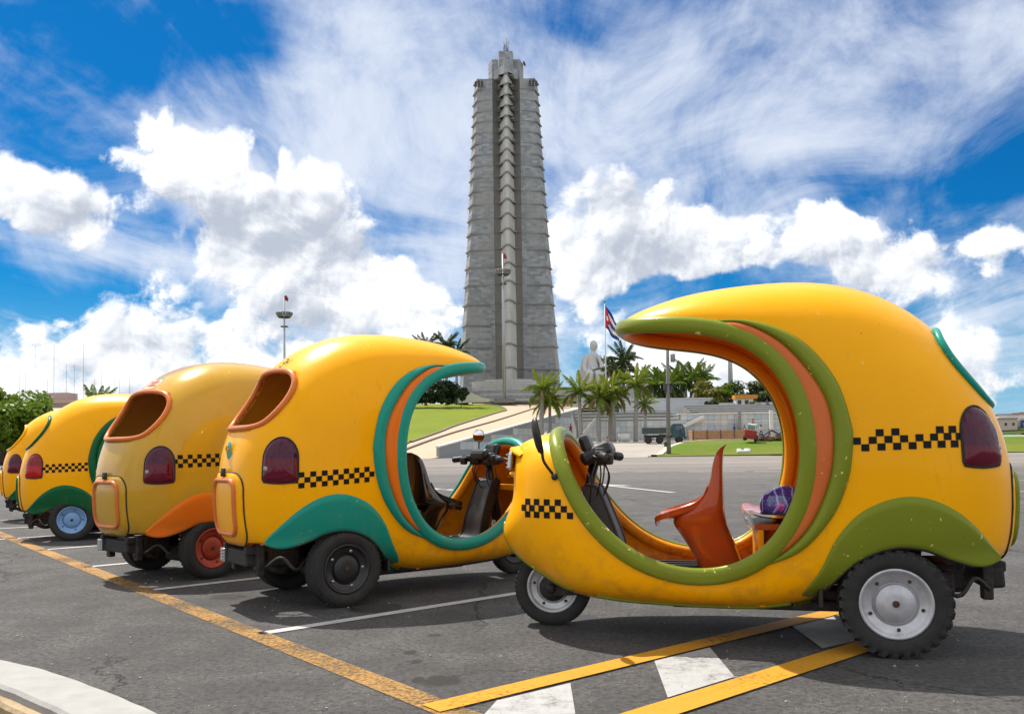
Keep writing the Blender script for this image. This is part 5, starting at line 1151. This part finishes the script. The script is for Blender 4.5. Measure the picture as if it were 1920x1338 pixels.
tree('shrub_clump', (-20.5,254,14.2), 8.4, 6.5, 3.5, 4.4, 7000, .75, 'large dark green shrub left of the tribune behind the lawn', LD, 'shrub', 0, seed=3, clumps=30); tree('shrub_clump', (-27.5,255,14.6), 7.2, 5, 3.5, 3.8, 4500, .75, 'dark shrub behind the lawn, left of the large one', LD, 'shrub', 0, seed=4); tree('shrub_clump', (-14.9,252,14), 6.4, 2.6, 2, 2.6, 1500, .6, 'sprawling end of the dark hedge reaching to the tribune wall', LD, 'shrub', .12, seed=10, clumps=10)
tree('broadleaf_tree', (40.5,180,4.5), 10.5, 4.6, 4, 2.9, 4200, .6, 'rounded yellow green tree above the upper wall', LY, seed=5, trunk=.3); tree('broadleaf_tree', (45.2,182,4.5), 10.8, 2.6, 2.5, 2.6, 1900, .55, 'airy light green tree right of the yellow green one', LG, seed=6, trunk=.2, clumps=16)
tree('broadleaf_tree', (52.5,185,3.5), 12.2, 5.6, 5, 4.2, 6500, .65, 'dark spreading tree right of the bare pale pole', LM, seed=7, trunk=.4); tree('broadleaf_tree', (60,188,3.5), 12.6, 5.5, 5, 4.4, 6000, .65, 'dark tree touching the inner edge of the cab opening', LM, seed=8, trunk=.4); tree('broadleaf_tree', (48.5,176,4), 7.0, 3.4, 3, 2.2, 3200, .55, 'low dull green bush in front of the bare pale pole', LM, seed=12, trunk=.2)
tree('broadleaf_tree', (34.5,192,4), 11.0, 5.0, 4, 4.0, 4500, .65, 'dark broad tree filling the gap behind the palm grove', LM, seed=41, trunk=.35); tree('broadleaf_tree', (48.8,192,4), 12.4, 4.8, 4, 3.8, 4500, .65, 'mid green tree right behind the bare pale pole', LM, seed=42, trunk=.35); tree('broadleaf_tree', (56.5,180,4), 10.0, 4.6, 4, 3.2, 4200, .6, 'low dark tree between the two dark spreading trees', LD, seed=43, trunk=.35)
tree('shrub_clump', (37.6,165,6.2), 4.6, 2.0, 1.6, 2.2, 1800, .5, 'dark spiky shrub in front of the upper wall', LD, 'shrub', 0, seed=13, clumps=12); tree('shrub_clump', (31.2,152.5,4.6), 3.2, .9, 1, 1.6, 900, .4, 'pale green climbing shrub on the stair end', LY, 'shrub', 0, seed=14, clumps=9); tree('shrub_clump', (46.5,166,8.0), 2.0, 1.6, 1, .9, 700, .4, 'small green grass tuft at the foot of the bare pale pole', LY, 'shrub', 0, seed=15, clumps=7)
# ------------------------------------------------------------------ buildings left and right, far hills
e = empty('office_building', (-150,300,0), R(-8), 'long grey flat roofed building with rooftop antennas behind the left tree', 'building'); bw = simple('building_grey', (.26,.235,.215), .85, var=.15, scale=.3); MB().box((0,0,9.5), (36,14,19.5)).obj('wall', [bw], e); MB().box((0,0,19.6), (37,15,1.1)).box((-9,2,21.6), (9,6,3)).obj('roof', [simple('roof_pinkish', (.36,.28,.25), .85)], e)
for k in range(9): MB().box((-16+4*k,-7.1,14.5), (2.6,.5,2.3)).obj('window', [simple('dark_window', (.03,.035,.04), .25)], e)
m = MB()
for i in range(13): x = -24+3.6*i+random.uniform(-1,1); hh = random.choice((6,8,11,13,16,20)); m.tube([(x,0,19.5),(x,0,20+hh)], .05, 4)
m.obj('antenna', [stl], e)
e = empty('office_building', (-196,290,0), R(5), 'low pale building whose roof edge shows above the leftmost tree', 'building'); MB().box((0,0,11.6), (40,14,23.5)).obj('wall', [bw], e)
def hillz(x, y): return 17*math.exp(-((y-640)/70)**2)*(.55+.45*math.sin(x*.012+3.6))
tag(MB().grid([[(x, y, hillz(x, y)-.5+.7*math.sin(x*.09)*math.sin(y*.1)) for x in np.linspace(150, 900, 70)] for y in np.linspace(440, 760, 24)]).obj('far_hill', [grassmat('far_scrub', (.07,.085,.02), (.12,.11,.05), (.06,.07,.02), .05)], fix=True), kind='structure')
for i, (x, y, w, d, h, c) in enumerate(((340,600,16,10,8,(.50,.42,.36)),(352,612,20,10,9,(.62,.60,.57)),(364,600,15,10,7,(.05,.09,.30)),(330,620,22,10,11,(.36,.30,.25)),(374,625,18,10,9,(.55,.48,.42)))):
    e = empty('hillside_house', (x, y, hillz(x, y)-2), 0, ['low tan house on the far right hillside', 'white house on the far right hillside', 'blue painted house on the far right hillside', 'brown house on the crest of the far right hill', 'pale pink house at the right frame edge on the hill'][i], 'house', 'houses on the far hillside'); MB().box((0,0,h/2), (w,d,h)).obj('wall', [simple(f'house_wall_{i}', c, .85)], e); MB().box((0,0,h+.3), (w+1,d+1,.6)).obj('roof', [simple('house_roof', (.30,.22,.18), .85)], e)
    for k in range(3): MB().box((-w/3+k*w/3, -d/2-.05, h*.55), (1.6,.3,2)).obj('window', [simple('dark_window', (.03,.035,.04), .25)], e)
for i in range(9): x = 335+i*6.5; tree('broadleaf_tree', (x, 560+random.uniform(-8,8), 2), 7.5, 5, 4, 3, 500, 1.3, ['first','second','third','fourth','fifth','sixth','seventh','eighth','last'][i]+' low green tree from the left in the belt below the far right houses', LM, seed=30+i, trunk=.3, group='tree belt below the hillside houses', clumps=10)
e = empty('road_sign', (92,160,1.6), R(-20), 'small green road sign by the verge at the right frame edge', 'sign'); MB().box((0,0,1.0), (2.1,.12,.62)).obj('board', [simple('sign_green', (.01,.26,.13), .5)], e); MB().box((0,-.08,1.0), (1.3,.03,.14)).obj('lettering_band', [coping], e)
for s in (-1, 1): MB().box((.8*s,.1,.2), (.08,.08,1.6)).obj('post', [simple('galvanised_steel', (.34,.36,.38), .45, .6)], e)
# ------------------------------------------------------------------ truck, loader, litter
def truck():
    e = empty('flatbed_truck', (22.4,128.2,zt(0,128)), R(-6), 'dark blue green flatbed truck parked on the driveway', 'truck'); g = simple('truck_dark_green', (.035,.055,.050), .55, var=.25, scale=1.5); bl = simple('truck_cab_blue', (.016,.060,.085), .4, var=.2, scale=1.5); gl = simple('truck_glass', (.06,.09,.11), .1)
    m = MB(); m.bbox((-.95,0,1.55), (4.3,2.3,.16), .03)
    for s in (-1, 1): m.bbox((-.95,1.13*s,1.95), (4.3,.08,.75), .02)
    for k in range(7):
        for s in (-1, 1): m.box((-3.0+.68*k,1.19*s,1.95), (.08,.06,.75))
    m.bbox((-3.08,0,1.95), (.08,2.3,.75), .02); m.bbox((1.18,0,2.05), (.08,2.3,.95), .02); m.obj('cargo_bed', [g], e)
    m = MB(); prof = [(1.25,.95),(1.25,2.72),(1.45,2.85),(2.55,2.85),(2.85,2.62),(3.02,1.95),(3.15,1.55),(3.15,.80),(1.25,.80)]
    n = len(prof); m.add([(x,-1.05,z) for x, z in prof]+[(x,1.05,z) for x, z in prof], [tuple(range(n)), tuple(range(2*n-1, n-1, -1))]+[(i, n+i, n+(i+1) % n, (i+1) % n) for i in range(n)]); m.obj('cab', [bl], e, fix=True)
    for s in (-1, 1): MB().add([(1.75,1.062*s,1.95),(2.72,1.062*s,1.95),(2.58,1.062*s,2.58),(1.80,1.062*s,2.62)], [(0,1,2,3)]).obj('side_window', [gl], e); MB().bbox((3.0,1.25*s,2.1), (.1,.28,.5), .03).obj('mirror', [black], e); MB().bbox((3.18,.72*s,1.15), (.06,.26,.22), .03).obj('headlight', [chrome], e)
    MB().add([(3.045,-.92,1.98),(3.045,.92,1.98),(2.89,.88,2.58),(2.89,-.88,2.58)], [(0,1,2,3)]).obj('windscreen', [gl], e); MB().box((0,0,1.05), (5.6,.9,.3)).bbox((3.22,0,.75), (.16,2.2,.28), .03).box((-.1,-.85,1.05), (1.1,.5,.55)).obj('chassis', [dull_black], e)
    for x in (-2.2,-.55,2.3):
        for s in (-1, 1): w = MB().lathe([(0,-.12),(.3,-.12),(.48,-.15),(.52,-.08),(.52,.08),(.48,.15),(.3,.12),(0,.06)], 22, YAX).obj('wheel', [rubber], e); w.location = (x, .92*s, .52)
    MB().tube([(2.6,-1.35,2.4),(2.45,-1.4,1.5)], .06, 6).bbox((2.75,-1.25,1.75), (.5,.5,1.0), .08).obj('open_door', [bl], e)
truck()
def loader():
    e = empty('skid_loader', (32.4,117.6,zt(0,117.6)+.95), R(62), 'small red and white skid steer loader tilted on the verge', 'loader'); e.rotation_euler = (R(9), R(-4), R(66)); rd = simple('loader_red', (.30,.012,.018), .45, var=.2, scale=2); wh = simple('loader_white', (.55,.54,.52), .5)
    MB().bbox((-.55,0,.95), (1.15,1.5,1.1), .08).bbox((-.95,0,1.1), (.5,1.3,.9), .08).obj('engine_cover', [rd], e); m = MB()
    for s in (-1, 1): m.bbox((.25,.52*s,1.75), (.09,.09,1.1), .02); m.bbox((-.55,.52*s,1.7), (.09,.09,1.0), .02); m.bbox((-.1,.86*s,1.45), (2.0,.13,.2), .03, Matrix.Rotation(.14, 3, 'Y')); m.bbox((.95,.86*s,.85), (.16,.13,1.1), .03)
    m.bbox((-.15,0,2.28), (1.05,1.2,.10), .03); m.obj('roll_cage', [wh], e); MB().box((-.6,0,1.85), (.04,.95,.55)).obj('rear_window', [simple('loader_glass', (.10,.28,.20), .15)], e); MB().bbox((1.35,0,.45), (.65,1.7,.55), .04).obj('bucket', [dull_black], e); MB().bbox((0,0,.55), (1.6,1.0,.45), .04).obj('chassis', [wh], e)
    for x in (-.6,.6):
        for s in (-1, 1): w = MB().lathe([(0,-.1),(.22,-.13),(.40,-.15),(.44,-.08),(.44,.08),(.40,.15),(.22,.13),(0,.08)], 20, YAX).obj('wheel', [rubber], e); w.location = (x, .72*s, .44)
loader()
P = []
for k in range(60): P.append((random.uniform(-5,5), random.gauss(0,.6), random.uniform(-.1,.25)))
m = MB()
for x, y, z in P: m.box((x, y, z), (random.uniform(.3,1.1), random.uniform(.3,.9), random.uniform(.2,.55)), Matrix.Rotation(random.uniform(0,3), 3, 'Z') @ Matrix.Rotation(random.uniform(-.5,.5), 3, 'X'))
o = m.obj('earth_heap', [simple('dug_earth', (.13,.075,.045), .95, var=.4, scale=2)]); o.location = (39.5,120.5,zt(0,120)+1.0); tag(o, 'strip of dug brown earth beside the red loader', 'earth heap')
o = MB().bbox((0,0,.15), (1.5,.8,.35), .12).bbox((.6,.3,.3), (.7,.6,.4), .12, Matrix.Rotation(.5, 3, 'Z')).bbox((-.5,.1,.35), (.5,.4,.3), .1).obj('rubbish_bag', [simple('white_plastic', (.72,.72,.73), .5)]); o.location = (28.4,106.4,.36); tag(o, 'crumpled white plastic rubbish lying on the grass verge', 'rubbish')
# ------------------------------------------------------------------ people (far, about a centimetre high in the picture)
SKIN = simple('skin', (.20,.11,.07), .6); PANTS = simple('dark_trousers', (.03,.032,.04), .8)
def person(x, y, z, rz, shirt, label, pose='stand', hat=None, s=1.0, trousers=PANTS):
    J = dict(pel=(0,0,.95), ch=(0,.0,1.30), nk=(0,0,1.48), hd=(0,.02,1.64), top=(0,.02,1.76)); L, Rr_ = 1, -1
    if pose == 'sit': hip = .48; legs = {q: [(.1*q,-.02,.50),(.13*q,-.46,.50),(.13*q,-.46,.08),(.13*q,-.60,.05)] for q in (1,-1)}; dz = -.45
    elif pose == 'walk': legs = {1: [(.1,-.02,.92),(.11,-.20,.50),(.11,-.16,.08),(.11,-.32,.05)], -1: [(-.1,.02,.92),(-.11,.10,.50),(-.11,.34,.12),(-.11,.24,.05)]}; dz = 0
    else: legs = {q: [(.1*q,0,.92),(.13*q,-.03,.50),(.14*q,.02,.08),(.15*q,-.14,.05)] for q in (1,-1)}; dz = 0
    arms = {q: [(.20*q,0,1.40),(.27*q,.02,1.13),(.24*q,-.16,.93),(.23*q,-.22,.86)] for q in (1,-1)}
    if pose == 'point': arms[1] = [(.20,0,1.40),(.34,-.2,1.30),(.40,-.45,1.36),(.42,-.54,1.38)]
    verts, edges, rad = [], [], []
    def add(p, r, par=None):
        verts.append(p); rad.append(r); i = len(verts)-1
        if par is not None: edges.append((par, i))
        return i
    up = lambda p: (p[0], p[1], p[2]+dz)
    pel = add(up((0,0,.95)), (.15,.11)); ch = add(up((0,0,1.30)), (.17,.12), pel); nk = add(up((0,0,1.47)), (.06,.06), ch); hd = add(up((0,-.02,1.63)), (.095,.11), nk); add(up((0,-.01,1.75)), (.06,.07), hd)
    for q in (1,-1):
        i = pel
        for k, p in enumerate(legs[q]): i = add(p, ((.09,.09),(.065,.065),(.045,.045),(.04,.03))[k], i)
        i = ch
        for k, p in enumerate(arms[q]): i = add(up(p), ((.06,.06),(.045,.045),(.035,.035),(.03,.03))[k], i)
    me = bpy.data.meshes.new('person'); me.from_pydata(verts, edges, []); o = bpy.data.objects.new('tmp', me); COL.objects.link(o); o.modifiers.new('s', 'SKIN'); sb = o.modifiers.new('u', 'SUBSURF'); sb.levels = 1; sb.render_levels = 1
    for v, r in zip(me.skin_vertices[0].data, rad): v.radius = r
    me.skin_vertices[0].data[0].use_root = True
    dg = bpy.context.evaluated_depsgraph_get(); new = bpy.data.meshes.new_from_object(o.evaluated_get(dg)); bpy.data.objects.remove(o); new.name = 'person'
    new.materials.clear(); [new.materials.append(mm_) for mm_ in (trousers, shirt, SKIN)]
    for p in new.polygons:
        c = p.center; h = c.z-dz; p.material_index = 2 if h > 1.47 or (abs(c.x) > .2 and h < 1.12 and h > .7 and pose != 'sit') else (1 if h > .97 else 0); p.use_smooth = True
    e = bpy.data.objects.new('person', new); COL.objects.link(e); e.location = (x, y, z); e.rotation_euler = (0,0,rz); e.scale = (s,)*3; tag(e, label, 'person', 'people near the marble wall')
    hm = MB().lathe([(.0,.10),(.06,.095),(.10,.05),(.112,.0),(.105,-.03)], 14, Matrix.Translation(up((0,-.0,1.70)))); hm.obj('hair' if not hat else 'cap', [hat or simple('dark_hair', (.012,.01,.009), .7)], e)
    return e
SH = lambda n, c: simple('shirt_'+n, c, .8, var=.1)
zp = zt(0,150)
person(38.2,148.6,zp+.9,.3, SH('blue',(.012,.05,.30)), 'worker in a bright blue jacket behind the timber staging', 'stand'); person(39.9,148.4,zp+.7,-.2, SH('brown',(.10,.06,.05)), 'worker in a brown top behind the right end of the staging')
person(41.2,146.0,zt(0,146)+.1,.4, SH('white',(.62,.62,.62)), 'worker in a white shirt and white cap standing by the staging', 'point', coping); person(42.2,146.6,zt(0,146)+.1,-.3, SH('pale',(.48,.50,.55)), 'worker in a pale shirt and dark trousers, second of the standing group', 'stand'); person(43.5,146.2,zt(0,146)+.1,.8, SH('maroon',(.11,.04,.04)), 'worker in maroon standing left of the red loader', 'walk')
person(33.3,119.4,zt(0,119)+2.6,1.2, SH('red',(.38,.02,.03)), 'driver in a red shirt sitting high on the loader', 'sit'); person(34.6,120.2,zt(0,120)+1.2,.6, SH('cream',(.55,.5,.42)), 'person in a cream shirt walking beside the red loader', 'walk')
person(9.9,146,zt(0,146)+1.2,.2, SH('crimson',(.42,.015,.03)), 'person in a crimson top on the steps by the ramp wall', 'walk', s=1.08); person(13.0,118,zt(0,118),-.5, SH('tan',(.30,.2,.14)), 'person in a tan shirt seen behind the nearest taxi handlebar', 'stand')
person(48.0,162.3,8.66,.3, SH('violet',(.12,.05,.14)), 'person in violet sitting high up on the right stand', 'sit'); person(48.9,161.2,8.66,.3, SH('plain white',(.62,.62,.62)), 'person in white standing high up on the right stand', 'stand')
# orange works hut on the stand and thin wires over the square
e = empty('works_hut', (45.6,170,8.5), 0, 'small orange and white works hut above the right stand', 'hut'); MB().box((0,0,1.2), (3.4,2,2.4)).obj('wall', [simple('hut_white', (.6,.56,.5), .8)], e); MB().box((.3,-.05,2.4), (4.4,2.4,.7)).obj('roof', [simple('hut_orange', (.55,.22,.02), .8)], e)
for k in range(2): MB().box((-1.0+1.4*k,-1.03,1.2), (.7,.1,1.1)).obj('window', [simple('dark_window', (.03,.035,.04), .25)], e)
wire = simple('wire_dark', (.03,.03,.032), .6)
for i, (a, b) in enumerate((((-90,150,39),(10,160,27)),((-90,155,32.5),(12,165,22)),((-90,152,30),(14,166,20)))):
    a, b = Vector(a), Vector(b); o = MB().tube([a.lerp(b, t)-Vector((0,0,3*math.sin(math.pi*t))) for t in np.linspace(0, 1, 16)], .010, 4).obj('overhead_wire', [wire]); tag(o, ['highest thin overhead wire crossing the left sky', 'middle thin overhead wire crossing the left sky', 'lowest thin overhead wire crossing the left sky'][i], 'wire', 'overhead wires')
# a fallen leaf and pebbles on the asphalt
o = MB().add([(0,0,0),(.05,.012,.012),(.11,0,.006),(.05,-.03,.004)], [(0,1,2,3)]).obj('dry_leaf', [leafmat('dry_leaf_green', (.25,.28,.10), (.36,.38,.16), 20)]); o.location = (-3.05,7.55,.008); tag(o, 'pale green fallen leaf lying on the asphalt by the ochre taxi', 'leaf')
m = MB()
for i in range(260):
    y = random.uniform(2.6, 9) ; x = random.uniform(-.62, .62)*y; s_ = random.uniform(.003,.009); m.box((x, y, s_*.4), (s_*1.6, s_, s_*.8), Matrix.Rotation(random.uniform(0,3), 3, 'Z'))
tag(m.obj('loose_grit', [simple('grit', (.30,.28,.25), .9, var=.5, scale=3)]), kind='stuff')
# lettering on the cars: small white and red sticker, fleet number, badge
def rear_sticker(T, pts, z, mats, nm):
    pass
def on_roof(T, name, cells, mat, label=None):
    """small flat squares laid on the back of the roof: (y, z, w, h)"""
    m = MB()
    for y, z, w, h in cells:
        m.grid([[(xrear(yy, zz)-.004, yy, zz+.002) for yy in (y-w/2, y+w/2)] for zz in (z-h/2, z+h/2)])
    o = m.obj(name, [mat], T); 
    o.location.z -= .065 if T == TAXI_OBJS[2] else .025
    if label: o['label'] = label
T3 = TAXI_OBJS[2]; on_roof(T3, 'sticker', [(0.02,1.655,.17,.075)], simple('sticker_white', (.62,.58,.55), .5), 'white sticker with red lettering above the rear window'); on_roof(T3, 'sticker_print', [(-.03+.022*k,1.672,.013,.022) for k in range(6)]+[(.02,1.645,.14,.006),(.02,1.632,.14,.006)], simple('sticker_red', (.5,.03,.03), .5)); on_roof(T3, 'sticker_print', [(0.0,1.70,.09,.012)], simple('sticker_green', (.05,.30,.14), .5))
T2 = TAXI_OBJS[1]; seg = {'3': 'abcdg', '4': 'bcfg'}
def digits(txt, y0, z0, w, h, th):
    C = []
    for i, ch in enumerate(txt):
        y = y0-i*w*1.5
        for s_ in seg[ch]: C.append({'a': (y, z0+h/2, w, th), 'd': (y, z0-h/2, w, th), 'g': (y, z0, w, th), 'b': (y-w/2, z0+h/4, th, h/2), 'c': (y-w/2, z0-h/4, th, h/2), 'f': (y+w/2, z0+h/4, th, h/2)}[s_])
    return C
on_roof(T2, 'fleet_number', digits('34', -.05, 1.64, .034, .052, .0065), CHK, 'small black fleet number above the rear window')
bd = MB().lathe([(0,.014),(.03,.012),(.045,.004),(.047,0)], 18, Matrix.Translation((xrear(.0,1.04)-.002,0,1.045)) @ Matrix.Rotation(-math.pi/2, 4, 'Y') @ Matrix.Diagonal((1.5,1,1,1))).obj('badge', [simple('badge_teal', (.10,.35,.25), .4)], T2); bd.location.z -= .025
for k in range(6): a = k*math.pi/3; MB().bbox((xrear(0,1.04)-.018, .018*math.cos(a), 1.06+.018*math.sin(a)), (.012,.018,.018), .004).obj('badge_petal', [simple('badge_gold', (.65,.35,.02), .4)], bd)
